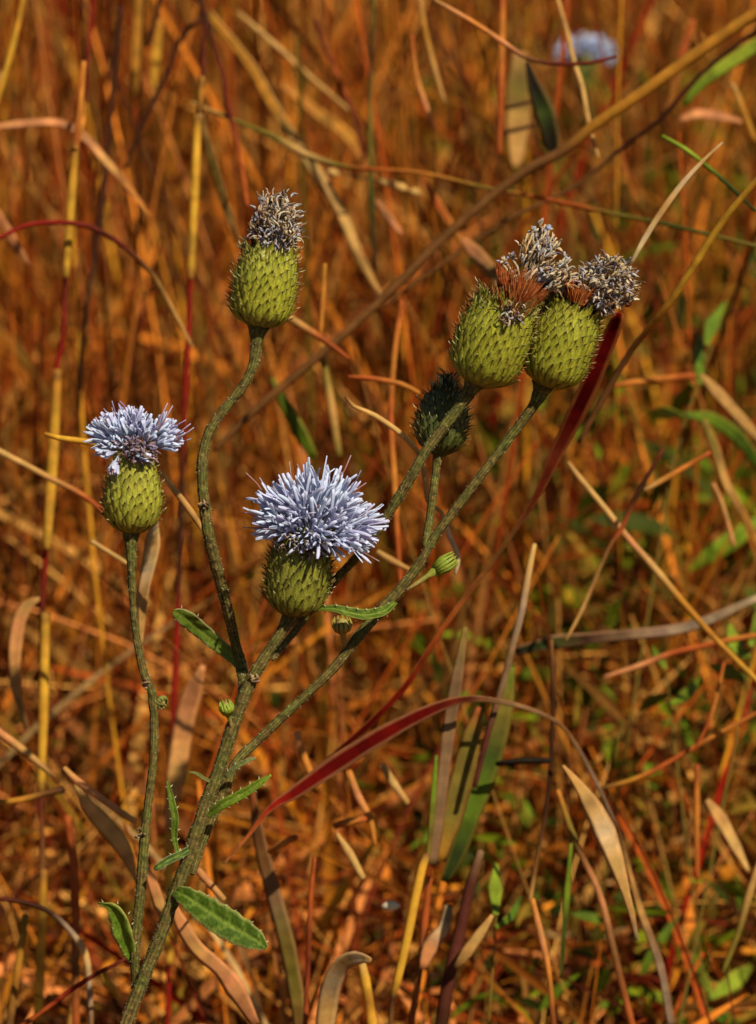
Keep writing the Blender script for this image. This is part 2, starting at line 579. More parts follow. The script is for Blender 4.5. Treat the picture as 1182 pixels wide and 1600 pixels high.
T = [
 ('s', 'grass_stalk', 'thick diagonal brown stem crossing the picture behind the spent flower heads', 'stalk', (.16, .2),
  [(1230, -8, 20, 'oldgold'), (1182, 20, 20), (1100, 75, 20, 'oldgold'), (1000, 147, 19), (930, 195, 18, 'oldgold'), (880, 235, 17, 'brown'), (820, 268, 16), (760, 314, 15), (690, 375, 16, 'brown'),
   (610, 455, 14), (540, 520, 14, 'brown'), (470, 580, 14), (400, 640, 13, 'brown'), (335, 703, 10)], G1),
 ('s', 'grass_stalk', 'thin dark stem running just under the thick diagonal stem', 'stalk', (.2, .24),
  [(1230, 22, 7, 'brown'), (1182, 48, 7, 'dark'), (1100, 112, 7), (1030, 188, 8), (980, 225, 8), (900, 290, 7, 'brown'), (800, 340, 7), (720, 392, 7), (600, 478, 5)], G1),
 ('s', 'grass_stalk', 'long thin green and orange stem lying level across the upper grass', 'stalk', (.24, .17),
  [(300, 160, 6, 'tan'), (380, 193, 8, 'olive'), (430, 215, 13, 'olive'), (475, 240, 13, 'straw'), (530, 258, 9, 'olive'), (580, 264, 7, 'rust'), (660, 270, 6, 'orange'), (760, 293, 6, 'olive'), (840, 308, 7, 'rust'),
   (905, 322, 9, 'rust'), (960, 334, 7, 'olive'), (1050, 352, 7, 'dgreen'), (1190, 386, 6, 'olive')], G1),
 ('b', 'grass_leaf', 'yellow tan blade slanting down above the withered domed flower head', 'grass blade', (.34, .26),
  [(326, 20, 13, 'oldgold'), (390, 100, 16), (430, 170, 17, 'oldgold'), (478, 244, 18, 'straw'), (525, 315, 17, 'straw'), (562, 400, 14, 'tan'), (600, 470, 6)], G2),
 ('s', 'straw_stalk', 'pale straw slanting beside the top of the yellow tan blade', 'straw', .35,
  [(372, 20, 8, 'tan'), (430, 70, 9, 'straw'), (475, 112, 10, 'tan'), (545, 172, 7)], G1),
 ('b', 'grass_leaf', 'soft wide rust blade slanting through the upper grass', 'grass blade', .4,
  [(440, 130, 12, 'orange'), (500, 180, 20, 'oldgold'), (545, 215, 20), (590, 290, 8, 'rust')], G2),
 ('s', 'grass_stalk', 'arched dark red stem bending over above the small blue flower', 'stalk', (.14, .18),
  [(-30, 382, 7, 'red'), (0, 371, 7), (40, 352, 7, 'red'), (90, 347, 8), (140, 354, 9, 'darkred'), (190, 382, 9, 'darkred'), (235, 425, 9, 'brown'), (265, 475, 8, 'tan'), (300, 542, 6)], G3),
 ('s', 'grass_stalk', 'dark stem slanting between the two jointed stalks', 'stalk', .28,
  [(318, 28, 8, 'dark'), (285, 55, 8, 'dark'), (258, 122, 8), (222, 195, 8, 'dark'), (196, 262, 6)], G1),
 ('s', 'grass_stalk', 'short dark stem leaning at the upper frame edge above the slanting dark stem', 'stalk', .28,
  [(252, -15, 8, 'dark'), (244, 25, 8), (230, 72, 6)], G1),
 ('s', 'grass_stalk', 'red brown stem curving down to the withered domed head', 'stalk', (.28, .2),
  [(305, -20, 8, 'dark'), (322, 30, 10, 'dark'), (346, 110, 8, 'darkred'), (360, 180, 8), (378, 260, 8, 'rust'), (386, 320, 7)], G3),
 ('s', 'grass_stalk', 'long dark upright stem between the jointed stalks', 'stalk', .28,
  [(188, 10, 9, 'dark'), (178, 120, 9), (170, 210, 9, 'dark'), (160, 310, 11, 'dark'), (148, 400, 10), (130, 530, 10, 'brown'), (122, 640, 9)], G1),
 ('s', 'grass_stalk', 'deep red upright stem at the upper frame edge beside a golden stalk', 'stalk', .3,
  [(145, -15, 7, 'red'), (142, 40, 8), (134, 110, 8, 'darkred'), (132, 160, 6)], G3),
 ('b', 'grass_leaf', 'salmon blade curving over the upper part of the tall golden jointed stalk', 'grass blade', .22,
  [(-20, 200, 10, 'salmon'), (40, 193, 14), (95, 193, 14, 'salmon'), (132, 215, 15), (165, 252, 15, 'tan'), (200, 292, 13, 'orange'), (235, 340, 5)], G2),
 ('b', 'grass_leaf', 'short salmon blade above the end of the arched red stem', 'grass blade', .24,
  [(-12, 322, 14, 'salmon'), (15, 365, 18), (45, 415, 9)], G2),
 ('s', 'straw_stalk', 'yellow straw leaning in the upper corner beyond the grass', 'straw', .25,
  [(38, -10, 9, 'oldgold'), (20, 70, 10, 'gold'), (0, 140, 9), (-15, 190, 8)], G1),
 ('b', 'grass_leaf', 'wide soft golden blade hanging from the upper frame edge', 'grass blade', .4,
  [(222, -20, 16, 'oldgold'), (216, 50, 20, 'oldgold'), (208, 150, 10)], G2),
 ('b', 'grass_leaf', 'second golden blade hanging between two dark stems', 'grass blade', .38,
  [(250, 30, 8, 'oldgold'), (243, 95, 16, 'gold'), (240, 140, 6)], G2),
 ('s', 'straw_stalk', 'short golden straw ending behind the small blue flower', 'straw', .06,
  [(70, 678, 7, 'oldgold'), (91, 684, 9, 'gold'), (150, 692, 11, 'gold')], G1),
 ('s', 'straw_stalk', 'salmon straw slanting down past the jointed stalk below the small blue flower', 'straw', .13,
  [(-20, 694, 10, 'straw'), (0, 706, 11), (72, 744, 10, 'tan'), (138, 780, 9, 'rust'), (195, 835, 5)], G1),
 ('s', 'straw_stalk', 'small tan straw piece beside the neck of the small flower stem', 'straw', .12,
  [(143, 846, 8, 'straw'), (198, 880, 7)], G4),
 ('s', 'straw_stalk', 'tan straw running from the small green head to the curved stem', 'straw', .05,
  [(250, 738, 6, 'straw'), (270, 762, 10), (303, 806, 11, 'tan'), (330, 850, 5)], G1),
 ('b', 'withered_leaf', 'pale crumpled husk hanging behind the small flower stem', 'withered leaf', .08,
  [(243, 812, 12, 'pale'), (240, 850, 26, 'straw'), (232, 890, 22, 'pale'), (224, 930, 18, 'tan'), (220, 1010, 6)], None),
 ('b', 'withered_leaf', 'pinkish dry leaf arching over beside the tall golden stalk', 'withered leaf', .16,
  [(62, 935, 6, 'tan'), (42, 948, 20, 'tan'), (27, 985, 24, 'salmon'), (24, 1060, 20, 'tan'), (42, 1140, 8)], None),
 ('b', 'withered_leaf', 'wide soft salmon dry leaf behind the red joint of the stalk', 'withered leaf', .17,
  [(318, 1040, 8, 'salmon'), (302, 1080, 30), (288, 1130, 34, 'salmon'), (275, 1210, 32, 'tan'), (262, 1300, 10)], None),
 ('b', 'withered_leaf', 'golden tan dry leaf narrowing down to the thin flower stem', 'withered leaf', .1,
  [(118, 1225, 5, 'tan'), (135, 1255, 20, 'straw'), (165, 1290, 30, 'straw'), (190, 1320, 28, 'straw'), (204, 1350, 17, 'tan'), (215, 1382, 5)], None),
 ('s', 'straw_stalk', 'salmon straw crossing above the golden tan dry leaf', 'straw', .09,
  [(100, 1200, 8, 'tan'), (122, 1222, 12, 'salmon'), (160, 1250, 12), (210, 1284, 11, 'tan')], G4),
 ('s', 'straw_stalk', 'salmon straw leaning in from the frame edge to the golden jointed stalk', 'straw', .12,
  [(-20, 1135, 13, 'salmon'), (0, 1146, 14), (35, 1172, 13, 'tan'), (64, 1196, 11), (85, 1215, 6, 'brown')], G4),
 ('s', 'straw_stalk', 'brown straw bent level beneath the salmon straw at the frame edge', 'straw', .12,
  [(-15, 1256, 10, 'oldgold'), (34, 1250, 11), (70, 1240, 10, 'brown'), (100, 1234, 12, 'dark')], G4),
 ('s', 'grass_stalk', 'rust upright stem beside the lower golden jointed stalk', 'stalk', .13,
  [(105, 1275, 12, 'rust'), (114, 1340, 14, 'rust'), (118, 1420, 14), (118, 1510, 13, 'brown'), (119, 1605, 13, 'rust')], G1, True),
 ('s', 'grass_stalk', 'arched dark stem turning pale grey where it bends down', 'stalk', .1,
  [(-20, 1402, 7, 'darkred'), (40, 1411, 8, 'dark'), (81, 1428, 8, 'dark'), (112, 1458, 10, 'grey'), (133, 1492, 13, 'straw'), (140, 1545, 10, 'grey'), (143, 1610, 8, 'brown')], G1, True),
 ('s', 'grass_stalk', 'red stem slanting up to the foot of the thistle', 'stalk', .08,
  [(20, 1612, 7, 'red'), (54, 1590, 8, 'rust'), (112, 1547, 8, 'red'), (150, 1523, 7, 'darkred'), (198, 1498, 5)], G3),
 ('b', 'withered_leaf', 'salmon dry leaf trailing below the big toothed green leaf', 'withered leaf', .08,
  [(268, 1405, 6, 'salmon'), (283, 1442, 22, 'salmon'), (308, 1482, 24, 'tan'), (345, 1515, 24, 'salmon'), (368, 1545, 36, 'salmon'), (400, 1600, 14)], None),
 ('b', 'withered_leaf', 'salmon dry leaf between the two thistle stems', 'withered leaf', .09,
  [(226, 1345, 6, 'salmon'), (240, 1385, 18), (250, 1415, 20, 'tan'), (258, 1445, 6)], None),
 ('s', 'straw_stalk', 'short tan straw sticking out behind the top of the toothed leaf', 'straw', .07,
  [(292, 1340, 10, 'tan'), (318, 1370, 13, 'salmon'), (350, 1406, 10, 'tan')], G4),
 ('s', 'straw_stalk', 'olive brown straw standing at the bottom corner', 'straw', .13,
  [(40, 1430, 11, 'olive'), (28, 1510, 13, 'oldgold'), (15, 1600, 13, 'brown')], G1, True),
 ('b', 'fallen_leaf', 'small yellow leaf lying beside the foot of the thistle', 'leaf', .12,
  [(160, 1518, 8, 'oldgold'), (168, 1535, 18, 'gold'), (184, 1558, 7)], None),
 ('b', 'grass_leaf', 'wide crimson blade standing up behind the spent double heads', 'grass blade', (.05, .12),
  [(968, 488, 14, 'crimson'), (955, 520, 26, 'crimson'), (930, 580, 30), (900, 645, 30, 'crimson'), (868, 710, 22, 'darkred'), (838, 775, 12, 'darkred'), (800, 835, 8, 'brown'),
   (760, 890, 9), (690, 985, 10, 'rust'), (637, 1067, 11, 'red'), (580, 1128, 12, 'crimson'), (520, 1180, 8), (440, 1250, 6, 'red')], G3),
 ('b', 'grass_leaf', 'large arching red blade with a long thin drooping tip', 'grass blade', (.05, .14),
  [(350, 1350, 4, 'brown'), (385, 1310, 5, 'rust'), (422, 1264, 10, 'red'), (458, 1241, 20, 'crimson'), (525, 1195, 30, 'crimson'), (593, 1152, 28, 'crimson'), (667, 1113, 20, 'crimson'), (728, 1093, 11, 'darkred'),
   (790, 1098, 8, 'mauve'), (850, 1117, 7), (887, 1145, 7, 'brown'), (927, 1212, 6, 'grey'), (965, 1297, 7, 'dark'), (985, 1365, 8, 'tan'), (1002, 1425, 12, 'tan'), (1032, 1510, 13, 'grey'), (1050, 1605, 12)], G3),
 ('s', 'grass_stalk', 'upright rust stem behind the tan arching straw near the blue flower', 'stalk', .15,
  [(628, 470, 9, 'rust'), (616, 560, 10, 'orange'), (611, 652, 10, 'rust'), (616, 744, 11, 'orange'), (622, 850, 9, 'rust'), (628, 930, 7)], G1),
 ('s', 'straw_stalk', 'thin tan straw arching down past the spiny bud', 'straw', .06,
  [(540, 620, 5, 'brown'), (552, 634, 6, 'tan'), (585, 649, 9, 'straw'), (627, 678, 9), (654, 708, 9, 'tan'), (664, 744, 10), (669, 783, 8), (690, 800, 6), (702, 836, 9, 'pale'), (716, 870, 9), (712, 896, 6)], G1),
 ('s', 'grass_stalk', 'level rust stem ending at the spiny bud', 'stalk', .12,
  [(545, 589, 7, 'rust'), (580, 591, 9, 'rust'), (627, 600, 9, 'orange'), (655, 614, 7)], G1),
 ('s', 'grass_stalk', 'olive tan stem standing above the large blue flower', 'stalk', .2,
  [(498, 520, 9, 'orange'), (508, 575, 12, 'olive'), (519, 640, 15, 'tan'), (530, 712, 12, 'olive')], G1),
 ('b', 'green_grass_leaf', 'green grass blade behind the top of the large blue flower', 'grass blade', .22,
  [(425, 590, 8, 'olive'), (445, 630, 20, 'green'), (468, 672, 24, 'green'), (492, 715, 14)], None),
 ('s', 'straw_stalk', 'tan straw piece beside the long branch of the thistle', 'straw', .12,
  [(590, 862, 8, 'straw'), (612, 876, 12, 'tan'), (640, 890, 7)], G4),
 ('s', 'grass_stalk', 'upright orange stem beside the green collar of the domed head', 'stalk', .15,
  [(508, 412, 7, 'oldgold'), (505, 460, 9, 'orange'), (501, 522, 7)], G1),
 ('s', 'straw_stalk', 'orange tan straw slanting below the domed head', 'straw', .15,
  [(428, 478, 10, 'tan'), (462, 503, 13, 'tan'), (505, 530, 11, 'rust'), (545, 560, 6)], G1),
 ('b', 'grass_leaf', 'salmon blade behind the gap between the heads', 'grass blade', .22,
  [(722, 372, 8, 'salmon'), (742, 394, 24), (768, 425, 22, 'tan'), (790, 460, 8)], G2),
 ('b', 'grass_leaf', 'rust blade slanting under the dark stem in the middle', 'grass blade', .24,
  [(662, 280, 8, 'rust'), (685, 320, 14), (712, 362, 12, 'orange'), (735, 400, 5)], G2),
 ('b', 'grass_leaf', 'salmon blade below the row of pale spikelets', 'grass blade', .24,
  [(588, 312, 8, 'salmon'), (604, 335, 14), (628, 366, 8)], G2),
 ('s', 'grass_stalk', 'dark olive stem rising straight to the upper frame edge', 'stalk', .26,
  [(586, -15, 7, 'olive'), (580, 90, 7, 'dark'), (579, 200, 8, 'olive'), (581, 310, 9, 'dgreen'), (588, 420, 7, 'dark')], G1),
 ('s', 'grass_stalk', 'dark rust stem curving beside the dark olive stem', 'stalk', .28,
  [(492, 30, 7, 'darkred'), (503, 62, 7), (533, 130, 8, 'rust'), (555, 185, 8, 'darkred'), (570, 250, 6)], G3),
 ('s', 'grass_stalk', 'thin rust stem dropping from the shaded grass', 'stalk', .24,
  [(644, 55, 7, 'rust'), (650, 115, 9, 'orange'), (664, 160, 9, 'salmon'), (680, 200, 5)], G1),
 ('s', 'grass_stalk', 'tan stem leaning beside the thin rust stem', 'stalk', .26,
  [(655, -15, 8, 'tan'), (665, 50, 10, 'oldgold'), (680, 110, 10, 'tan'), (695, 160, 6)], G1),
 ('s', 'grass_stalk', 'bright orange upright stem meeting the upper frame edge', 'stalk', .2,
  [(786, -15, 13, 'rust'), (784, 60, 13, 'orange'), (783, 140, 13, 'rust'), (780, 240, 9)], G1),
 ('s', 'grass_stalk', 'orange twig sagging in front of the distant blue flower', 'twig', .15,
  [(680, 0, 7, 'tan'), (715, 20, 8, 'salmon'), (745, 38, 9, 'orange'), (790, 68, 9, 'salmon'), (825, 90, 8, 'brown'), (870, 99, 7, 'darkred'), (920, 98, 7), (962, 88, 5)], G1),
 ('s', 'grass_stalk', 'thin tan stem crossing the distant blue flower', 'stalk', (.2, .18),
  [(868, -15, 7, 'tan'), (885, 45, 8, 'tan'), (897, 95, 8, 'straw'), (910, 135, 8), (920, 190, 8, 'tan'), (935, 245, 6)], G1),
 ('b', 'withered_leaf', 'blackish green leaf hanging above the diagonal stem', 'withered leaf', .22,
  [(824, 95, 6, 'black'), (836, 135, 22, 'black'), (852, 175, 34, 'dgreen'), (862, 215, 30, 'black'), (868, 245, 10)], None),
 ('b', 'withered_leaf', 'broad pale olive leaf behind the blackish leaf', 'withered leaf', .3,
  [(812, 80, 24, 'tan'), (810, 140, 44, 'olive'), (808, 200, 44, 'tan'), (806, 262, 20)], None),
 ('s', 'grass_stalk', 'short dark twig lying across the broad pale olive leaf', 'twig', .25,
  [(778, 170, 5, 'dark'), (800, 166, 7), (832, 158, 5)], G1),
 ('s', 'grass_stalk', 'lower dark twig lying across the broad pale olive leaf', 'twig', .25,
  [(776, 208, 5, 'dark'), (805, 203, 7), (838, 194, 5)], G1),
 ('b', 'green_grass_leaf', 'bright green blade slanting in the upper corner below the diagonal stem', 'grass blade', .26,
  [(1215, 48, 20, 'lime'), (1180, 72, 24, 'lime'), (1130, 105, 22, 'lime'), (1092, 135, 16, 'green'), (1070, 165, 7)], None),
 ('s', 'straw_stalk', 'golden straw leaning beyond the crimson blade', 'straw', (.06, .12),
  [(1215, 235, 9, 'gold'), (1182, 282, 10, 'gold'), (1130, 345, 11, 'gold'), (1080, 422, 12), (1045, 475, 12, 'gold'), (1015, 512, 11, 'oldgold'), (985, 550, 10, 'brown'), (950, 610, 11, 'brown'), (905, 690, 8)], G1),
 ('b', 'grass_leaf', 'pale narrow blade pointing up beside the golden straw', 'grass blade', .05,
  [(1130, 222, 3, 'grey'), (1105, 245, 6, 'straw'), (1072, 280, 9, 'pale'), (1038, 325, 10, 'tan'), (1008, 372, 10, 'pale'), (985, 415, 5)], G2),
 ('s', 'grass_stalk', 'thin green twig crossing the tip of the pale narrow blade', 'twig', .12,
  [(1035, 212, 6, 'green'), (1070, 232, 8, 'lime'), (1100, 255, 7, 'green'), (1135, 285, 7, 'dgreen'), (1182, 330, 5)], None),
 ('b', 'grass_leaf', 'salmon blade lying level in the upper grass', 'grass blade', .3,
  [(1062, 188, 8, 'salmon'), (1090, 178, 18), (1125, 182, 18, 'salmon'), (1160, 190, 7)], G2),
 ('s', 'grass_stalk', 'tan stem standing near the frame edge beside the level salmon blade', 'stalk', .26,
  [(1145, 130, 9, 'tan'), (1160, 170, 13, 'oldgold'), (1180, 220, 12)], G1),
 ('b', 'grass_leaf', 'rust upright blade under the thick diagonal stem', 'grass blade', .3,
  [(1085, 30, 8, 'rust'), (1068, 80, 16), (1052, 140, 14, 'orange'), (1040, 185, 5)], G2),
 ('s', 'straw_stalk', 'long tan straw running from the crimson blade down to the frame edge', 'straw', .14,
  [(888, 722, 6, 'tan'), (905, 745, 9, 'straw'), (951, 801, 10), (985, 845, 11, 'salmon'), (1025, 890, 12, 'straw'), (1063, 936, 12, 'oldgold'), (1120, 1000, 10), (1190, 1070, 9, 'gold')], G1),
 ('s', 'straw_stalk', 'orange straw pointing up from the dark slanting stem', 'straw', .14,
  [(1008, 766, 8, 'straw'), (1050, 742, 10, 'orange'), (1110, 707, 7, 'rust')], G1),
 ('s', 'grass_stalk', 'dark brown stem slanting across the long tan straw', 'stalk', .13,
  [(1036, 702, 6, 'darkred'), (1010, 748, 8, 'dark'), (992, 780, 8), (970, 830, 8, 'rust'), (951, 858, 7, 'brown'), (911, 950, 7, 'tan'), (885, 1000, 5)], G1),
 ('s', 'grass_stalk', 'level rust stem beyond the green weed', 'stalk', .22,
  [(955, 604, 8, 'rust'), (1000, 596, 11, 'orange'), (1085, 587, 11, 'rust')], G1),
 ('b', 'grass_leaf', 'tan blade slanting behind the green weed', 'grass blade', .24,
  [(1095, 585, 7, 'tan'), (1120, 612, 18, 'straw'), (1165, 662, 17, 'tan'), (1190, 690, 10)], G2),
 ('b', 'grass_leaf', 'long olive tan blade slanting down beneath the green weed', 'grass blade', .2,
  [(1100, 655, 9, 'olive'), (1118, 700, 15, 'olive'), (1135, 755, 14, 'tan'), (1165, 810, 13, 'oldgold'), (1195, 870, 9)], G2),
 ('b', 'withered_leaf', 'long grey tan dry blade lying nearly level with a dark end', 'withered leaf', .18,
  [(1205, 925, 10, 'pale'), (1150, 950, 15, 'pale'), (1100, 972, 17, 'grey'), (1050, 985, 18, 'grey'), (980, 992, 17, 'mauve'), (917, 998, 18, 'dark'), (860, 1005, 24, 'dgreen'), (806, 1018, 14, 'black')], None),
 ('s', 'straw_stalk', 'grey tan stalk slanting beneath the crimson blade', 'straw', .1,
  [(836, 850, 7, 'straw'), (829, 880, 11, 'straw'), (816, 953, 12, 'grey'), (800, 1015, 12, 'mauve'), (786, 1070, 12, 'mauve'), (762, 1150, 10, 'purple'), (742, 1230, 8)], G1),
 ('s', 'grass_stalk', 'bumpy rust twig lying level below the grey tan blade', 'twig', .18,
  [(1205, 990, 8, 'rust'), (1150, 998, 10, 'orange'), (1115, 1006, 9, 'rust'), (1053, 1020, 10), (1000, 1040, 9, 'salmon'), (945, 1058, 6)], G1),
 ('s', 'straw_stalk', 'short tan straw beyond the olive tan blade', 'straw', .2,
  [(1115, 755, 6, 'salmon'), (1130, 790, 8, 'tan'), (1147, 852, 8, 'salmon')], G4),
 ('b', 'green_grass_leaf', 'wide olive green blade at the back of the grass tuft', 'grass blade', .13,
  [(800, 1040, 10, 'green'), (788, 1100, 32, 'olive'), (768, 1180, 38, 'dgreen'), (742, 1250, 38, 'green'), (715, 1330, 30, 'dgreen'), (694, 1378, 12)], None),
 ('b', 'grass_leaf', 'wide olive brown blade with orange edges in the grass tuft', 'grass blade', .11,
  [(750, 1105, 10, 'rust'), (738, 1150, 30, 'olive'), (722, 1215, 38, 'olive'), (704, 1280, 38, 'olive'), (686, 1345, 20, 'oldgold')], None),
 ('b', 'grass_leaf', 'mauve folded blade standing upright in the grass tuft', 'grass blade', .1,
  [(728, 980, 8, 'olive'), (716, 1050, 18, 'mauve'), (700, 1150, 22, 'mauve'), (688, 1250, 20, 'mauve'), (672, 1350, 24, 'mauve')], None),
 ('b', 'green_grass_leaf', 'narrow green blade at the front of the grass tuft', 'grass blade', .09,
  [(682, 1180, 5, 'green'), (678, 1240, 11, 'green'), (673, 1300, 9, 'olive'), (668, 1350, 6)], None),
 ('s', 'straw_stalk', 'thick yellow straw holding up the grass tuft', 'straw', .09,
  [(668, 1335, 11, 'brown'), (661, 1352, 14, 'gold'), (650, 1400, 15, 'gold'), (638, 1460, 15, 'gold'), (622, 1530, 13), (614, 1560, 9, 'dark'), (610, 1610, 8, 'brown')], None, True),
 ('s', 'grass_stalk', 'purple brown stalk beneath the grass tuft', 'stalk', .1,
  [(752, 1330, 12, 'mauve'), (736, 1381, 17, 'purple'), (718, 1460, 20, 'purple'), (702, 1530, 22, 'purple'), (690, 1605, 22, 'dark')], None, True),
 ('s', 'grass_stalk', 'rust stalk beside the thick yellow straw', 'stalk', .12,
  [(672, 1370, 10, 'rust'), (664, 1440, 12), (657, 1510, 12, 'brown'), (642, 1605, 11, 'rust')], G1, True),
 ('b', 'withered_leaf', 'pale dry leaf arching over beside a short golden straw', 'withered leaf', (.07, .09),
  [(580, 1500, 8, 'tan'), (560, 1496, 22, 'pale'), (538, 1503, 28, 'straw'), (520, 1532, 30, 'pale'), (511, 1570, 32, 'straw'), (506, 1612, 30)], None, True),
 ('s', 'straw_stalk', 'short golden straw beneath the arching pale leaf', 'straw', .09,
  [(564, 1498, 12, 'straw'), (571, 1530, 16, 'gold'), (577, 1566, 16, 'oldgold'), (583, 1610, 17, 'gold')], None, True),
 ('b', 'grass_leaf', 'long dull brown blade leaning under the big red blade', 'grass blade', .13,
  [(394, 1230, 8, 'rust'), (402, 1290, 17, 'brown'), (414, 1345, 24, 'brown'), (432, 1410, 26, 'mauve'), (450, 1480, 27, 'olive'), (463, 1550, 26, 'olive'), (470, 1612, 20, 'brown')], G2, True),
 ('s', 'grass_stalk', 'thin dark rust stem standing beside the dull brown blade', 'stalk', .1,
  [(492, 1340, 7, 'rust'), (486, 1400, 9), (482, 1500, 9, 'darkred'), (477, 1610, 9, 'rust')], G3, True),
 ('s', 'straw_stalk', 'tan straw chip lying below the big red blade', 'straw', .12,
  [(526, 1302, 6, 'tan'), (545, 1332, 15, 'straw'), (567, 1372, 11)], G4),
 ('s', 'straw_stalk', 'orange straw piece poking out above the big red blade', 'straw', .12,
  [(464, 1145, 13, 'salmon'), (474, 1180, 13, 'orange'), (488, 1215, 12)], G4),
 ('s', 'straw_stalk', 'salmon straw hanging under the middle of the red blade', 'straw', .13,
  [(545, 1205, 11, 'orange'), (560, 1245, 13, 'salmon'), (578, 1280, 12, 'orange'), (587, 1322, 6)], G4),
 ('s', 'straw_stalk', 'pale tan straw beneath the bend of the red blade', 'straw', .14,
  [(597, 1195, 12, 'tan'), (615, 1225, 15, 'straw'), (637, 1255, 10, 'tan')], G4),
 ('b', 'withered_leaf', 'tan dry leaf pointing away from the purple brown stalk', 'withered leaf', .09,
  [(770, 1430, 6, 'tan'), (750, 1460, 18, 'straw'), (730, 1488, 20, 'tan'), (712, 1512, 9)], None),
 ('b', 'withered_leaf', 'pale papery leaf between the rust and purple stalks', 'withered leaf', .11,
  [(702, 1415, 14, 'pale'), (694, 1450, 20, 'pale'), (672, 1480, 28, 'salmon'), (660, 1515, 12)], None),
 ('b', 'withered_leaf', 'pale tapered dry leaf hanging beside the tip of the red blade', 'withered leaf', .08,
  [(880, 1196, 4, 'tan'), (905, 1228, 17, 'tan'), (928, 1265, 30, 'straw'), (945, 1300, 36, 'pale'), (962, 1345, 28, 'straw'), (978, 1395, 14, 'tan'), (988, 1430, 10), (996, 1470, 5, 'grey')], None),
 ('s', 'grass_stalk', 'dark upright stem beside the pale tapered leaf', 'stalk', .12,
  [(862, 1000, 7, 'brown'), (864, 1080, 8, 'dark'), (862, 1180, 8), (853, 1270, 8, 'dark'), (838, 1350, 7, 'brown'), (828, 1410, 8, 'tan')], G1),
 ('s', 'grass_stalk', 'short blackish twig touching the dark upright stem', 'twig', .12,
  [(776, 1194, 8, 'black'), (815, 1189, 11, 'black'), (862, 1189, 9)], G1),
 ('s', 'grass_stalk', 'orange stem slanting below the dark upright stem', 'stalk', .1,
  [(832, 1405, 9, 'orange'), (845, 1460, 12, 'salmon'), (858, 1520, 9, 'orange'), (866, 1610, 10, 'darkred')], G1, True),
 ('s', 'grass_stalk', 'long brown stem running down behind the pale tapered leaf', 'stalk', .13,
  [(872, 1235, 8, 'orange'), (890, 1290, 11, 'olive'), (908, 1335, 11, 'brown'), (938, 1400, 11, 'salmon'), (961, 1493, 12, 'brown'), (990, 1610, 12, 'rust')], G1, True),
 ('b', 'green_grass_leaf', 'narrow green blade upright between the brown stems', 'grass blade', .12,
  [(893, 1318, 5, 'green'), (887, 1390, 11, 'green'), (881, 1460, 9, 'dgreen'), (876, 1530, 5)], None),
 ('b', 'withered_leaf', 'tan dry leaf in the leaf litter near the frame edge', 'withered leaf', .17,
  [(1105, 1250, 8, 'tan'), (1125, 1280, 24, 'tan'), (1150, 1325, 20, 'straw'), (1170, 1362, 8)], None),
 ('s', 'grass_stalk', 'short rust upright stem over green weeds near the frame edge', 'stalk', .17,
  [(1090, 1195, 8, 'rust'), (1089, 1270, 11, 'orange'), (1090, 1375, 8, 'rust')], G1),
 ('s', 'grass_stalk', 'rust stem arching up to the frame edge above the litter', 'stalk', .16,
  [(940, 1232, 6, 'brown'), (985, 1220, 8, 'oldgold'), (1026, 1202, 8, 'rust'), (1073, 1175, 8, 'rust'), (1120, 1148, 8, 'orange'), (1195, 1108, 6, 'rust')], G1),
 ('s', 'grass_stalk', 'thin rust stem curving down onto the arching stem', 'stalk', .15,
  [(1132, 1035, 6, 'rust'), (1122, 1080, 7, 'orange'), (1107, 1130, 7, 'rust'), (1085, 1175, 5)], G1),
 ('s', 'straw_stalk', 'tan straw leaning at the bottom frame edge corner', 'straw', .14,
  [(1195, 1325, 10, 'tan'), (1172, 1395, 13, 'tan'), (1155, 1455, 10, 'olive'), (1130, 1520, 8)], G4),
 ('s', 'grass_stalk', 'short rust stem under the tan straw chip', 'stalk', .12,
  [(523, 1292, 10, 'rust'), (548, 1284, 13, 'orange'), (572, 1280, 9, 'rust')], G4),
 ('s', 'grass_stalk', 'rust twig pointing away from the dull brown blade', 'twig', .11,
  [(420, 1332, 9, 'rust'), (440, 1320, 12, 'orange'), (464, 1308, 10, 'rust')], G4),
]
for row in T:
    kind, name, label, cat, d, pts, grp = row[:7]
    trace(kind, name, label, cat, d, pts, grp, root=(row[7] if len(row) > 7 else False))

# row of pale dried spikelets on the level stem
mb = MB()
Ps = [gz(505, 262, .27), gz(560, 276, .27), gz(604, 286, .27), gz(655, 302, .27)]
P, _ = smooth_path(Ps, None, .004)
tube(mb, P, [.0006] * len(P), [C['brown']] * len(P), 6)
base = P[0].copy()
root = empty('dry_spikelet_row', base)
mb.build('stalk', M_GRASS, root, base)
for px, py, a in ((521, 270, 12), (603, 285, 14), (616, 289, 13), (628, 293, 13), (649, 300, 14)):
    mb = MB()
    c = gz(px, py, .265)
    Q = [c + RT * (k * .0022) + UP * (-.0007 * k) for k in (-1, -.5, 0, .5, 1)]
    tube(mb, Q, [.0005, .0014, .0018, .0013, .0004], [C['straw']] * 5, 8)
    mb.build('spikelet', M_GRASS, root, base)
tag(root, 'row of small cream dried spikelets on a thin stalk', 'grass spikelets')

# pale pebble-like seed husk in the litter
mb = MB()
c = gz(611, 1416, .12)
Q = [c + RT * (k * .0028) for k in (-1, -.6, 0, .6, 1)]
tube(mb, Q, [.0004, .0013, .0017, .0013, .0004], [C['cream']] * 5, 10)
tag(mb.build('seed_husk', M_GRASS, None, c), 'small whitish seed husk lying in the brown litter', 'seed husk')

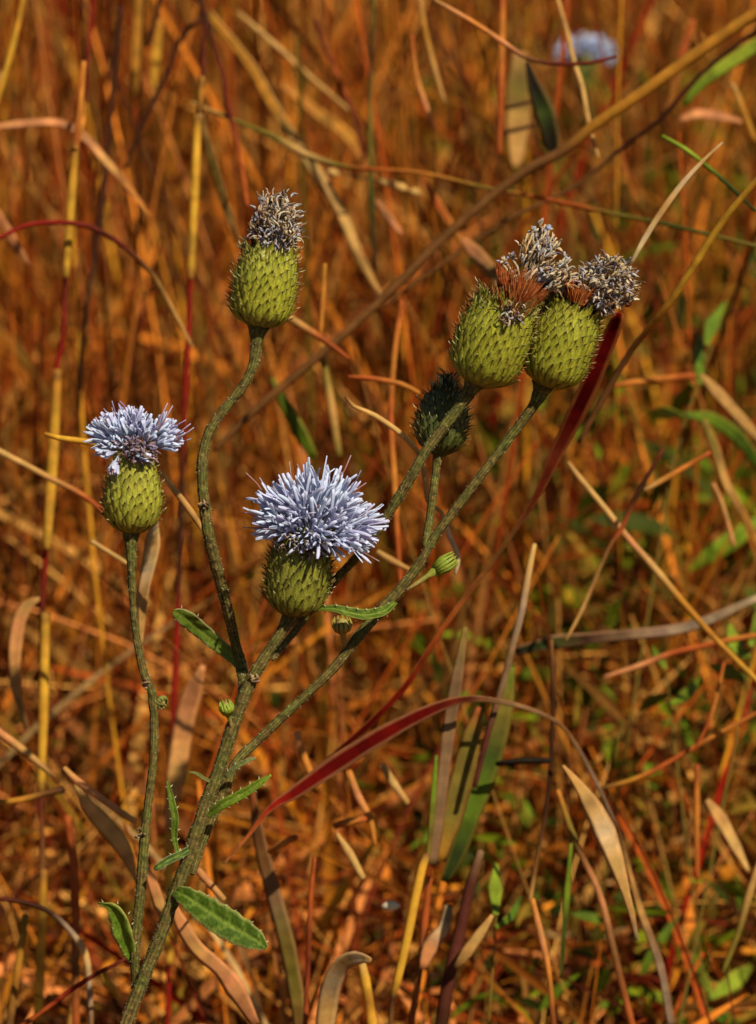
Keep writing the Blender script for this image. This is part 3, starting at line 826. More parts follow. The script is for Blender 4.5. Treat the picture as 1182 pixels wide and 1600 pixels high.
# green weeds with leaves
def weed(label, d, stem, leaves):
    base = gz(stem[-1][0], stem[-1][1], d)
    r = root_ext(stem, d)
    base = r if r is not None else base
    root = empty('green_weed', base)
    mb = MB(); stalk_mesh(mb, [(a, b, c * .7, 'olive') for a, b, c, *_ in stem], d, d, True)
    mb.build('stem', M_LEAF, root, base)
    for l in leaves:
        mb = MB(); blade_mesh(mb, l, d - .01, d + .02)
        mb.build('leaf', M_LEAF, root, base)
    tag(root, label, 'weed', 'green weeds in the dry grass')


weed('green leafy weed with pointed leaves beyond the golden straw', .27,
     [(1112, 540, 5, 'green'), (1092, 600, 6), (1070, 660, 6, 'leaf'), (1050, 740, 6), (1040, 800, 6)],
     [[(1104, 540, 8, 'green'), (1112, 510, 26, 'leaf'), (1134, 472, 5, 'green')], [(1094, 600, 10, 'green'), (1092, 560, 28, 'leaf'), (1094, 522, 8)],
      [(1082, 600, 8, 'green'), (1066, 622, 26, 'green'), (1046, 655, 6)], [(1068, 650, 8, 'green'), (1040, 645, 22, 'lime'), (1012, 648, 5)],
      [(1072, 648, 10, 'leaf'), (1112, 655, 22, 'green'), (1154, 684, 24, 'leaf'), (1190, 732, 14, 'leaf')], [(1052, 740, 6, 'green'), (1030, 760, 18, 'leaf'), (1018, 800, 5)]])
weed('green weed with broad leaves at the frame edge below the grey tan blade', .2,
     [(1176, 1000, 5, 'green'), (1170, 1060, 6), (1160, 1110, 6)],
     [[(1172, 1010, 10, 'lime'), (1185, 975, 34, 'green'), (1200, 930, 8)], [(1170, 1030, 10, 'green'), (1150, 1010, 30, 'lime'), (1140, 975, 6)], [(1166, 1060, 10, 'leaf'), (1140, 1050, 26, 'green'), (1110, 1040, 5)]])
weed('small green weed above the dull pale blade in the open litter', .22,
     [(1040, 1030, 4, 'green'), (1046, 1090, 5), (1052, 1140, 5)],
     [[(1040, 1045, 8, 'lime'), (1030, 1030, 20, 'green'), (1020, 1010, 5)], [(1048, 1100, 8, 'green'), (1074, 1085, 22, 'green'), (1092, 1060, 5)], [(1046, 1085, 8, 'green'), (1020, 1095, 20, 'leaf'), (1000, 1110, 5)]])
weed('tiny weed with upright bright green leaf beside the purple brown stalk', .13,
     [(775, 1420, 4, 'green'), (775, 1450, 5), (772, 1490, 5)],
     [[(775, 1430, 10, 'green'), (774, 1390, 26, 'lime'), (776, 1350, 8)], [(775, 1450, 8, 'green'), (800, 1430, 18, 'leaf'), (815, 1400, 5)]])
weed('low green weed near the bottom frame edge corner', .24,
     [(1110, 1530, 5, 'green'), (1108, 1560, 6), (1105, 1605, 6)],
     [[(1110, 1550, 10, 'lime'), (1094, 1525, 30, 'green'), (1085, 1490, 6)], [(1110, 1560, 10, 'green'), (1145, 1535, 34, 'lime'), (1175, 1510, 8)], [(1108, 1580, 8, 'green'), (1130, 1590, 26, 'leaf'), (1160, 1600, 6)]])


# ------------------------------------------------------------------ the thistle
BK = -FW
ROOT0 = Vector((at(120, 1620, 0).x, at(190, 1620, 0).y - .035, 0.0))
thistle = empty('thistle', ROOT0)
tag(thistle, 'blue flowered thistle with branching rough stems and spiny green heads', 'thistle')


def stem_part(name, pts, ground_=False, label=None, cols=('stemA', 'stemB'), hair=1.0, parent=None, ribs=9):
    P = [at(q[0], q[1], q[3] if len(q) > 3 else 0) for q in pts]
    V = [(q[2] * SC,) for q in pts]
    if ground_:
        for q in ((168, 1680), (146, 1780), (130, 1900)):
            P.append(at(*q)); V.append((V[-1][0] * 1.03,))
        P.append(ROOT0.copy()); V.append((V[-1][0] * 1.1,))
    P, V = smooth_path(P, V, .0009)
    base = {'a': lin((96, 92, 38))}
    K = []
    for p in P:
        n = noise.noise(p * 120) * .5 + noise.noise(p * 420) * .5
        c = mix(base['a'], lin((118, 84, 46)), max(0, min(1, .35 + n * 1.1)))
        K.append(jit(c, .28))
    R = [v[0] / 2 * .79 * (1 + .13 * noise.noise(p * 260)) for v, p in zip(V, P)]
    mb = MB()
    tube(mb, P, R, K, 30, ribs=ribs, ribh=.05, ribcol=lin((70, 66, 26)), rough=.18)
    # short stiff hairs and pale dots
    T_ = tangents(P)
    L = sum((P[i + 1] - P[i]).length for i in range(len(P) - 1))
    for _ in range(int(L * 9000 * hair)):
        i = rng.randrange(1, len(P) - 1)
        a = rng.uniform(0, 2 * math.pi)
        t = T_[i]
        n1 = t.orthogonal().normalized()
        d = (n1 * math.cos(a) + t.cross(n1) * math.sin(a))
        o = P[i].lerp(P[i + 1], rng.random()) + d * R[i] * .95
        ln = rng.uniform(.0003, .0009)
        sd = t.cross(d) * rng.uniform(.00005, .0001)
        tip = o + d * ln + t * rng.uniform(-.0003, .0004)
        tt = t * .00007
        c = jit(lin((196, 184, 140)), .25) if rng.random() < .45 else jit(lin((92, 84, 44)), .2)
        mb.add([o - sd - tt, o + sd - tt, o + tt, tip], [(0, 1, 3), (1, 2, 3), (2, 0, 3)], [c] * 4)
    o = mb.build(name, M_STEM, parent or thistle, ROOT0)
    if label:
        o['label'] = label
    return o, P


D = .0
stem_part('stem', [(458, 955, 42, .001), (450, 970, 28, .001), (436, 994, 21), (415, 1025, 21), (392, 1065, 24), (373, 1110, 25), (356, 1160, 26), (340, 1210, 25), (320, 1262, 27), (298, 1330, 27), (283, 1372, 26),
                   (268, 1415, 25), (250, 1465, 24), (226, 1525, 26), (204, 1582, 27), (192, 1615, 28)], True, 'main stem, olive and ribbed with pale hairs')
stem_part('branch', [(404, 509, 46), (402, 522, 30), (400, 545, 22), (394, 575, 19), (378, 606, 18), (349, 642, 18), (327, 675, 19), (317, 715, 20), (316, 755, 19), (320, 790, 21), (325, 830, 22), (335, 872, 22, .002), (346, 915, 22, .006),
                     (357, 958, 21, .012), (368, 1005, 20, .018), (378, 1045, 22, .017), (380, 1085, 20, .008), (370, 1125, 14, .001)], False, 'strongly curved branch under the domed withered head')
stem_part('branch', [(850, 598, 46, .005), (845, 612, 30, .006), (834, 634, 20, .006), (800, 680, 18, .008), (760, 732, 18, .008), (720, 785, 18, .008), (680, 838, 17, .008), (655, 882, 19, .008), (622, 925, 20, .008), (590, 960, 22, .008),
                     (560, 995, 20, .008), (525, 1040, 19, .008), (482, 1083, 17, .008), (440, 1122, 18, .008), (400, 1160, 17, .008), (368, 1193, 19, .006), (346, 1245, 22, .006), (322, 1300, 20, .006), (300, 1365, 16, .004)],
          False, 'long straight branch slanting up to the paired spent heads', hair=.6)
stem_part('branch', [(744, 594, 46), (736, 608, 31), (721, 632, 21), (690, 672, 20), (664, 708, 20), (640, 750, 20), (615, 790, 19, .002), (590, 830, 18, .004), (560, 868, 17, .008), (532, 898, 16, .012), (500, 935, 16, .014), (462, 985, 14, .014), (425, 1030, 10, .006)],
          False, 'rough branch passing behind the large blue flower')
stem_part('branch', [(684, 712, 18, .012), (681, 740, 15, .012), (676, 778, 17, .011), (671, 815, 16, .01), (665, 855, 14, .008)], False, 'short dark branch under the spiny bud', hair=.6)
stem_part('branch', [(205, 828, 36), (205, 842, 27), (205, 862, 20), (206, 890, 17), (207, 930, 13), (212, 985, 14), (224, 1048, 15), (238, 1085, 17), (241, 1150, 17), (238, 1205, 16), (231, 1262, 16), (226, 1310, 19), (221, 1380, 20),
                     (214, 1450, 20), (211, 1500, 18), (211, 1545, 14, .003)], False, 'thin pale branch under the small blue flower', hair=.35)


# ---- leaves
def leaf_part(pts, col, edge, mid, serr=0.0, nrm=None, fold=.3, tw=0.0, label=None, name='leaf', th=.0004, tw0=0.0, curl=0.0):
    P = [at(q[0], q[1], q[3] if len(q) > 3 else 0) for q in pts]
    V = [(q[2] * SC,) for q in pts]
    P, V = smooth_path(P, V, .0006)
    nrm = (nrm or BK)
    T_ = tangents(P)
    mb = MB()
    nc = 9
    vs, cs, fs = [], [], []
    m = len(P)
    ph = rng.uniform(0, 6)
    for i, p in enumerate(P):
        t = T_[i]
        s = t.cross(nrm).normalized()
        n = s.cross(t).normalized()
        a = tw0 + tw * i / (m - 1)
        s2, n2 = s * math.cos(a) + n * math.sin(a), n * math.cos(a) - s * math.sin(a)
        h = V[i][0] / 2
        for side in (1, -1):
            for k in range(nc):
                u = -1 + 2 * k / (nc - 1)
                if side < 0:
                    u = -u
                hh = h
                if serr:
                    hh *= 1 + serr * (.5 + .5 * math.sin(i * .95 + ph + (1.3 if u > 0 else 0))) * abs(u) ** 4 + serr * .6 * noise.noise(Vector((i * .3, u * 3, ph)))
                q = p + s2 * (u * hh) + n2 * (fold * h * abs(u) + side * min(th, h * .3) * (1 - .6 * abs(u)) + h * .07 * math.sin(i * .6 + u * 4 + ph) * abs(u) - curl * h * u * u * u)
                if abs(u) < .12:
                    q -= n2 * side * h * .08
                vs.append(q)
                c = mid if abs(u) < .13 else (edge if abs(u) > .9 else col)
                vein = (abs(math.sin((i * .35 + abs(u) * 2.4))) > .93) and abs(u) < .85
                cs.append(jit(mix(c, mid, .5) if vein else c, .12))
    w2 = 2 * nc
    for i in range(m - 1):
        for k in range(w2):
            k2 = (k + 1) % w2
            fs.append((i * w2 + k, i * w2 + k2, (i + 1) * w2 + k2, (i + 1) * w2 + k))
    fs.append(tuple(range(w2 - 1, -1, -1)))
    fs.append(tuple((m - 1) * w2 + k for k in range(w2)))
    mb.add(vs, fs, cs)
    if serr:
        for i in range(3, m - 2, 5):
            for u in (-1, 1):
                if rng.random() < .25:
                    continue
                t = T_[i]
                s = t.cross(nrm).normalized()
                h = V[i][0] / 2 * 1.02
                o = P[i] + s * u * h * .97 + nrm * fold * h
                tip = o + s * u * .0008 + t * .0006
                c = lin((196, 190, 140))
                mb.add([o - t * .00025, o + t * .00025, o + nrm * .0002, tip], [(0, 1, 3), (1, 2, 3), (2, 0, 3)], [c] * 4)
    o = mb.build(name, M_LEAF, thistle, ROOT0)
    if label:
        o['label'] = label
    return o


lg, lm, le = lin((62, 82, 12)), lin((112, 128, 44)), lin((136, 132, 66))
leaf_part([(264, 1390, 6, .002), (285, 1398, 26, -.004), (315, 1418, 40, -.008), (348, 1440, 46, -.011), (382, 1460, 41, -.013), (403, 1472, 28, -.014), (416, 1482, 8, -.015)], lg, le, lm, .10,
          nrm=(BK + UP * .25).normalized(), fold=.22, label='large toothed green leaf low on the stem')
leaf_part([(384, 1050, 14, .016), (366, 1028, 19, .019), (345, 1010, 23, .019), (318, 987, 26, .016), (292, 966, 28, .010), (276, 957, 18, .007), (271, 955, 8, .006)], lin((98, 116, 34)), lin((150, 140, 90)), lm, 0.03,
          fold=.3, label='blunt strap leaf at the fork of the stem', tw0=.2)
leaf_part([(618, 942, 8, .006), (600, 956, 16, .002), (572, 962, 18, -.002), (545, 958, 17, -.004), (522, 952, 12, -.004), (495, 952, 6, -.002), (470, 955, 3, .0)], lin((72, 88, 20)), lin((120, 124, 50)), lm, 0.02, fold=.5,
          label='narrow dark green leaf bent level under the blue flower', tw0=-.5)
leaf_part([(322, 1276, 8), (350, 1256, 15, -.004), (380, 1240, 15, -.006), (405, 1224, 12, -.008), (424, 1211, 3, -.009)], lin((104, 128, 26)), lin((124, 140, 44)), lin((140, 150, 60)), .02, fold=.4, label='small pointed bright green leaf')
leaf_part([(213, 1512, 5, .002), (205, 1490, 18), (196, 1460, 30, -.003), (187, 1430, 28, -.005), (176, 1417, 16, -.006), (164, 1413, 7, -.006), (153, 1411, 3, -.006)], lin((98, 122, 28)), lin((150, 146, 66)), lin((120, 136, 46)), .08,
          fold=.45, tw=.5, label='curled bright green leaf at the foot of the thin branch', tw0=.3, curl=.3)
leaf_part([(280, 1340, 5), (273, 1310, 9), (274, 1280, 12, -.002), (268, 1248, 10, -.003), (262, 1220, 3, -.004)], lin((84, 104, 22)), le, lm, .02, fold=.4, label='thin upright green leaf')
leaf_part([(305, 1322, 10), (285, 1334, 12, -.003), (262, 1345, 13, -.006), (247, 1355, 11, -.007), (241, 1359, 4, -.007)], lin((58, 74, 28)), lin((130, 128, 84)), lm, .02, fold=.4, label='short dark stub leaf')
leaf_part([(338, 1225, 5), (322, 1218, 5, -.002), (308, 1209, 5, -.003), (295, 1206, 2, -.003)], lin((110, 108, 60)), le, lm, 0, label='tiny withered leaf on the stem')
leaf_part([(352, 1214, 6), (370, 1198, 8, -.002), (388, 1188, 7, -.003), (400, 1184, 3, -.003)], lin((120, 120, 70)), lin((150, 130, 100)), lm, .04, label='tiny curled leaf below the fork')


def small_bud(p0, p1, w, label, col=(134, 146, 44)):
    A, B = at(*p0), at(*p1)
    mb = MB()
    ax = (B - A)
    Q = [A + ax * k for k in (0, .2, .45, .6, .75, .9, 1)]
    R = [w * SC * k for k in (.16, .2, .26, .5, .62, .5, .25)]
    c0, c1 = lin((150, 128, 66)), lin(col)
    tube(mb, Q, R, [c0, c0, mix(c0, c1, .5), c1, c1, jit(c1, .2), c0], 12, ribs=4, ribh=.12)
    a = ax.normalized()
    n1 = a.orthogonal().normalized()
    n2 = a.cross(n1)
    for k in range(12):
        t = 2 * math.pi * k / 12 + .2
        d = n1 * math.cos(t) + n2 * math.sin(t)
        o = A + ax * .62 + d * R[4] * .95
        P_ = [o, o + a * ax.length * .2 + d * .0006, o + a * ax.length * .42 + d * .0002]
        blade(mb, P_, [.0011, .0013, .0002], [jit(c1, .15)] * 3, nrm=d, fold=.2)
    o = mb.build('axillary_bud', M_BRACT, thistle, ROOT0)
    o['label'] = label


small_bud((636, 922, .004), (710, 872, .006), 16, 'pale stalked side bud with a yellow green tip')
small_bud((538, 1010, .006), (534, 968, .002), 20, 'small yellow bud under the level leaf', (150, 140, 60))
small_bud((364, 1142, -.001), (352, 1098, -.004), 13, 'small yellow green bud pressed to the main stem')
small_bud((236, 1086, .003), (256, 1100, .0), 12, 'tiny side bud on the thin branch', (120, 120, 50))
# knobbly scars on the stems
for px, py in ((318, 790), (229, 1068), (222, 1300), (398, 1060)):
    mb = MB()
    c = at(px, py, -.0016)
    for _ in range(6):
        o = c + Vector((rng.uniform(-1, 1), rng.uniform(-.5, .5), rng.uniform(-1, 1))) * .0011
        Q = [o, o + Vector((rng.uniform(-1, 1), -.6, rng.uniform(-1, 1))) * .0008, o + Vector((rng.uniform(-1, 1), -.8, rng.uniform(-.5, 1))) * .0014]
        tube(mb, Q, [.0004, .00045, .0002], [jit(lin((140, 112, 78)), .25)] * 3, 6)
    ob = mb.build('leaf_scar', M_STEM, thistle, ROOT0)


# ---- heads
def frame(axis, tilt=0.0):
    a = axis.normalized()
    v = (BK - a * BK.dot(a)).normalized()      # towards the viewer
    u = v.cross(a).normalized()
    if u.dot(RT) < 0:
        u = -u
    return a, u, v


PROF = [(0, .28), (.03, .52), (.08, .74), (.17, .91), (.3, .98), (.5, 1.0), (.68, .98), (.82, .92), (.93, .85), (1.0, .80)]


def prof(t, pf):
    for (a, b), (c, d) in zip(pf, pf[1:]):
        if t <= c:
            return b + (d - b) * (t - a) / (c - a)
    return pf[-1][1]


def involucre(p0, p1, R, N=170, label=None, pf=PROF, tilt=.12, spine=1.0, cols=None, spread=.35, dd=0.0, toptuft=1.0):
    """green globe of overlapping spine-tipped bracts from p0 (stalk) to p1 (mouth)"""
    A, B = at(p0[0], p0[1], dd), at(p1[0], p1[1], dd)
    ax = (B - A)
    H = ax.length
    a = (ax.normalized() + BK * tilt).normalized()
    a, u, v = frame(a)
    R = R * SC * .9
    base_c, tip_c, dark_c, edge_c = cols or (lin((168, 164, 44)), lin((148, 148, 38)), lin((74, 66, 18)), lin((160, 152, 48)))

    def Sf(t, ph, off=0.0):
        r = prof(max(0, min(1, t)), pf) * R + off
        return A + a * (H * t) + (u * math.cos(ph) + v * math.sin(ph)) * r

    mb = MB()
    nr, ns = 22, 40
    vs, cs, fs = [], [], []
    for i in range(nr + 1):
        for k in range(ns):
            vs.append(Sf(i / nr, 2 * math.pi * k / ns, -.00035))
            cs.append(jit(mix(dark_c, base_c, .5), .2))
    for i in range(nr):
        for k in range(ns):
            k2 = (k + 1) % ns
            fs.append((i * ns + k, i * ns + k2, (i + 1) * ns + k2, (i + 1) * ns + k))
    vs.append(A - a * H * .01)
    cs.append(dark_c)
    vs.append(B - a * H * .03)
    cs.append(dark_c)
    for k in range(ns):
        fs.append(((k + 1) % ns, k, len(vs) - 2))
        fs.append((nr * ns + k, nr * ns + (k + 1) % ns, len(vs) - 1))
    mb.add(vs, fs, cs)
    body = mb.build('flower_head', M_BRACT, thistle, ROOT0)
    if label:
        body['label'] = label
    # bracts
    mb = MB()
    ga = math.pi * (3 - math.sqrt(5))
    for j in range(N):
        t0 = -.02 + (j / N) ** .92 * .93
        ph = j * ga + rng.uniform(-.05, .05)
        r_here = prof(max(.05, t0), pf) * R
        Lb = (.24 + .07 * t0) * rng.uniform(.9, 1.1)
        Wd = min(1.35 * 2 * math.pi * r_here / 24, .0024) * rng.uniform(.85, 1.1)
        lift = R * .10 * rng.uniform(.6, 1.4)
        cb = jit(mix(base_c, dark_c, max(0, .55 - t0 * 4.5) + .12 * rng.random()), .16)
        vs, cs, fs = [], [], []
        rows = [(0, .75, -.1), (.25, 1.0, .2), (.5, 1.05, .45), (.72, .85, .75), (.9, .42, 1.1), (1.0, .16, 1.35)]
        for s, wf, lf in rows:
            tt = t0 + Lb * s
            rr = max(prof(min(1, max(0.02, tt)), pf) * R, 1e-4)
            hw = Wd * wf / 2 / rr
            for q in (-1, -.5, 0, .5, 1):
                off = lift * lf + (1 - q * q) * Wd * .17 - .0001
                tq = min(tt, 1.02) if tt > 1 else tt
                p = Sf(min(tq, 1), ph + q * hw, off)
                if tt > 1:
                    p = p + a * (H * (tt - 1)) 
                vs.append(p)
                c = mix(cb, tip_c, s * .6)
                if abs(q) == 1:
                    c = mix(c, mix(edge_c, dark_c, .7), .8)
                elif q == 0:
                    c = mix(c, edge_c, .35)
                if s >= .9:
                    c = mix(c, dark_c, .62)  # painted shade: dark tip and midrib colour imitates the gap beneath the tip
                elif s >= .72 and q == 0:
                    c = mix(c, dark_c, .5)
                cs.append(c)
        m = 5
        for i in range(len(rows) - 1):
            for k in range(m - 1):
                fs.append((i * m + k, i * m + k + 1, (i + 1) * m + k + 1, (i + 1) * m + k))
        mb.add(vs, fs, cs)
        # spine
        o = vs[-3]
        rad = (u * math.cos(ph) + v * math.sin(ph))
        sl = spine * rng.uniform(.0009, .0018) * (.8 + .5 * t0)
        o2 = o - a * .0001
        dirs = (rad * rng.uniform(.7, 1.0) + a * (rng.uniform(.3, .9)) + u * rng.uniform(-.2, .2)).normalized()
        tip = o2 + dirs * sl
        midp = o2 + (dirs * .8 + rad * .35).normalized() * sl * .5
        sc_ = jit(lin((140, 104, 52)), .3) if rng.random() < .7 else jit(lin((190, 182, 120)), .15)
        tube(mb, [o2 - dirs * .0004, midp, tip], [.00022, .00013, .00003], [dark_c, sc_, sc_], 5)
    # bristly rim
    for j in range(int(60 * toptuft)):
        ph = rng.uniform(0, 2 * math.pi)
        t0 = rng.uniform(.86, .98)
        o = Sf(t0, ph, 0)
        rad = (u * math.cos(ph) + v * math.sin(ph))
        sl = rng.uniform(.002, .0042)
        P_ = [o, o + a * sl * .5 + rad * .0004, o + a * sl + rad * rng.uniform(-.0002, .0012)]
        blade(mb, P_, [.0008, .0006, .00012], [jit(tip_c, .25), jit(tip_c, .25), jit(sc_, .2)], nrm=rad, fold=.2)
    mb.build('bracts', M_BRACT, body, ROOT0)
    return dict(A=A, B=B, a=a, u=u, v=v, R=R, H=H, body=body, top=prof(1, pf) * R, Sf=Sf)


def floret(mb, o, d, L, side, col, colt, lobes=5, lobe=.45, spread=.35, wl=.0010, style=0.0, droop=0.0, dn=None):
    """tubular floret: slender tube opening into long strap lobes, with a thread-like style"""
    d = d.normalized()
    n1 = side
    n1 = (n1 - d * n1.dot(d)).normalized()
    n2 = d.cross(n1)
    kT = 5
    P_ = []
    dnv = dn or -UP
    bend = (n1 * rng.uniform(-1, 1) + n2 * rng.uniform(-1, 1)) * .32
    for i in range(kT):
        s = i / (kT - 1) * (1 - lobe)
        P_.append(o + d * (L * s) + dnv * (droop * L * s * s) + bend * (L * s * s))
    tubeR = [.00022, .00022, .00024, .00032, .00045]
    tube(mb, P_, tubeR, [colt] * 3 + [mix(colt, col, .5), col], 6, cap=False)
    e = P_[-1]
    dd_ = (P_[-1] - P_[-2]).normalized()
    ph0 = rng.uniform(0, 6)
    for k in range(lobes):
        a = ph0 + 2 * math.pi * k / lobes + rng.uniform(-.2, .2)
        rd = n1 * math.cos(a) + n2 * math.sin(a)
        ll = L * lobe * rng.uniform(.8, 1.15)
        sp = spread * rng.uniform(.5, 1.3)
        cu = rng.uniform(-.3, .9)
        Q = []
        q = e + rd * .0005
        dr = (dd_ + rd * sp * .4).normalized()
        for i in range(6):
            Q.append(q)
            q = q + dr * (ll / 5)
            dr = (dr + rd * sp * .25 * cu + dnv * droop * .2).normalized()
        W = [wl * .6, wl * .9, wl * 1.0, wl * 1.05, wl * 1.05, wl * .7]
        c = jit(mix(col, lin((190, 176, 212)), rng.random() ** 2 * .5), .1)
        c2 = mix(c, (0.85, 0.88, .95), .25)
        blade(mb, Q, W, [c, c, c, c, c2, c2], nrm=rd, fold=.35, twist=rng.uniform(-1.2, 1.2), twist0=rng.uniform(-.5, .5), th=.00012)
    if style:
        Q = [e, e + dd_ * L * .3, e + dd_ * L * lobe + n1 * .0006 * rng.uniform(-1, 1), e + dd_ * L * (lobe + style) + n1 * .0012 * rng.uniform(-1, 1)]
        cst = lin((150, 124, 170)) if rng.random() < .6 else lin((176, 120, 110))
        tube(mb, Q, [.00022, .0002, .00017, .00014], [lin((196, 180, 180)), cst, cst, mix(cst, (.6, .6, .7), .4)], 5)


def blob_tube(mb, o, d, L, r, col, curl=1.0, steps=9, grav=0.0, sides=6):
    """withered floret: shrivelled wandering tube"""
    P_, Rr, K = [], [], []
    d = d.normalized()
    w = Vector((rng.uniform(-1, 1), rng.uniform(-1, 1), rng.uniform(-1, 1)))
    q = o.copy()
    for i in range(steps):
        P_.append(q.copy())
        s = i / (steps - 1)
        Rr.append(r * (.7 + .6 * math.sin(s * 3.1)) * rng.uniform(.7, 1.25) * (1 if i < steps - 1 else .6))
        K.append(jit(col, .22))
        q = q + d * (L / steps)
        w = (w + Vector((rng.uniform(-1, 1), rng.uniform(-1, 1), rng.uniform(-1, 1))) * .7).normalized()
        k = curl * (s ** .8)
        d = (d + w * k * .75 - UP * grav * s).normalized()
    tube(mb, P_, Rr, K, sides, cap=True)


WCOL = [lin(c) for c in ((172, 154, 128), (150, 124, 96), (188, 162, 122), (158, 150, 150), (126, 98, 70), (200, 184, 148), (142, 132, 136), (162, 126, 80), (104, 80, 60), (176, 168, 160))]


def withered(h, centre, rx, ry, n, r=.00042, L=(.005, .010), grav=.2, lean=Vector((0, 0, 0)), stick=.1, rz=None, cone=0.0, cols=None):
    """mass of shrivelled florets rising from the mouth of head h to fill an ellipsoid"""
    C0 = at(*centre)
    rx, ry = rx * SC, ry * SC
    rz = (rz or 0) * SC or rx
    mb = MB()
    cols = cols or WCOL
    for _ in range(n):
        while True:
            q = Vector((rng.uniform(-1, 1), rng.uniform(-1, 1), rng.uniform(-1, 1)))
            if q.length > 1:
                continue
            if cone and abs(q.x) > 1 - cone * (q.y + 1) / 2:
                continue
            break
        q *= q.length ** -.25 if q.length > .05 else 1
        if q.length > 1:
            q.normalize()
        p = C0 + RT * (q.x * rx) + UP * (q.y * ry) + BK * (q.z * rz)
        d = (p - h['B']).normalized() + lean + Vector((rng.uniform(-1, 1), rng.uniform(-1, 1), rng.uniform(-1, 1))) * .5
        blob_tube(mb, p - d.normalized() * .0015, d, rng.uniform(*L) * .6, r * rng.uniform(.65, 1.2), rng.choice(cols), 1.7, 10, grav)
        for _k in range(1):
            q2, dz_, Qp = p + Vector((rng.uniform(-1, 1), rng.uniform(-1, 1), rng.uniform(-1, 1))) * .0012, d.normalized(), []
            for i in range(6):
                Qp.append(q2.copy())
                q2 = q2 + dz_ * rng.uniform(.0005, .0008)
                dz_ = (dz_ + Vector((rng.uniform(-1, 1), rng.uniform(-1, 1), rng.uniform(-1, 1))) * .6).normalized()
            cw = rng.choice(cols)
            blade(mb, Qp, [.0003, .0007, .0009, .0008, .0006, .0002], [jit(cw, .3) for _ in Qp], fold=.6, twist=rng.uniform(-3, 3), twist0=rng.uniform(0, 3), th=.0001)
        if rng.random() < stick:
            dn = (p - h['B']).normalized()
            tube(mb, [p - dn * .003, p, p + dn * .0022], [.0003, .00035, .0003], [jit(lin((186, 160, 112)), .15)] * 3, 6)
    # necks that join the mass to the mouth
    for _ in range(n // 3):
        ph = rng.uniform(0, 6.28)
        o = h['B'] - h['a'] * .002 + (h['u'] * math.cos(ph) + h['v'] * math.sin(ph)) * h['top'] * rng.random() ** .5
        e = C0 + (RT * (rng.uniform(-.6, .6) * rx) + UP * (rng.uniform(-.7, .3) * ry) + BK * rng.uniform(-.6, .6) * rz)
        m_ = o.lerp(e, .5) + h['a'] * .001
        tube(mb, [o, m_, e], [.0003, .0003, .00035], [jit(rng.choice(cols), .2)] * 3, 5)
    return mb.build('withered_florets', M_WITHER, h['body'], ROOT0)


def pappus(h, n, L, spread, lean, cols, base=None, rad=None, name='pappus'):
    mb = MB()
    for _ in range(n):
        ph = rng.uniform(0, 6.28)
        rr = h['top'] * rng.random() ** .5 * (rad or 1)
        o = (base or h['B']) - h['a'] * .002 + (h['u'] * math.cos(ph) + h['v'] * math.sin(ph)) * rr
        d = (h['a'] + (h['u'] * math.cos(ph) + h['v'] * math.sin(ph)) * spread * rr / h['top'] + lean + Vector((rng.uniform(-1, 1), rng.uniform(-1, 1), rng.uniform(-1, 1))) * .12).normalized()
        l = L * rng.uniform(.6, 1.1)
        c = jit(rng.choice(cols), .2)
        tube(mb, [o, o + d * l * .5, o + d * l + (h['u'] * math.cos(ph)) * l * .1], [.00017, .00016, .00006], [c, c, c], 4, cap=False)
    return mb.build(name, M_WITHER, h['body'], ROOT0)


RUST = [lin((186, 92, 34)), lin((164, 74, 26)), lin((190, 116, 54)), lin((130, 66, 28))]

# domed withered head on the curved branch
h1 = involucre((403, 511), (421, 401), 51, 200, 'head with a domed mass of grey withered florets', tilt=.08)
withered(h1, (431, 350, 0), 44, 45, 290, r=.00028, cone=.65, grav=.25, stick=.03)
blob = MB(); tube(blob, [at(386, 372), at(381, 380), at(377, 386)], [.0005, .0006, .0003], [lin((206, 176, 130))] * 3, 6); blob.build('dry_bract', M_WITHER, h1['body'], ROOT0)

# paired spent heads
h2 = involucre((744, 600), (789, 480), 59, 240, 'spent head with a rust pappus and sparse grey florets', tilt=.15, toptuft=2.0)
h2f = h2
pappus(h2, 240, .0085, .5, UP * .12, RUST, rad=.6, base=at(803, 452, -.001))
pappus(h2, 260, .0085, .75, UP * .1 + BK * .15, RUST, base=at(812, 466, -.0055), rad=.6)
pappus(h2, 140, .0070, .9, UP * .05 + BK * .3, RUST + [lin((150, 130, 60))] * 2, base=at(800, 478, -.0085), rad=.6)
withered(h2, (800, 490, -.0115), 15, 12, 36, r=.0003, grav=.1, stick=0)
withered(h2, (840, 396, -.0), 26, 38, 70, r=.00028, grav=.0, stick=.45)
mbx = MB()
for px, py, ex, ey in ((812, 432, 800, 402), (806, 440, 790, 408), (830, 420, 848, 366), (835, 430, 858, 360), (828, 420, 834, 362), (845, 440, 884, 402), (850, 450, 892, 436), (800, 440, 785, 410)):
    a_, b_ = at(px, py, -.002), at(ex, ey, -.002)
    tube(mbx, [a_, a_.lerp(b_, .5) + RT * .0005, b_], [.0003, .00035, .0003], [jit(lin((176, 158, 122)), .15)] * 3, 6)
    for _ in range(6):
        blob_tube(mbx, b_, (b_ - a_) + Vector((rng.uniform(-1, 1), rng.uniform(-1, 1), rng.uniform(-1, 1))) * .012, .0022, .00035, rng.choice(WCOL + [lin((150, 154, 176))] * 3), 1.0, 6)
mbx.build('dry_florets', M_WITHER, h2['body'], ROOT0)
withered(h2, (868, 436, -.004), 30, 22, 70, r=.0004, grav=.1, stick=.3)

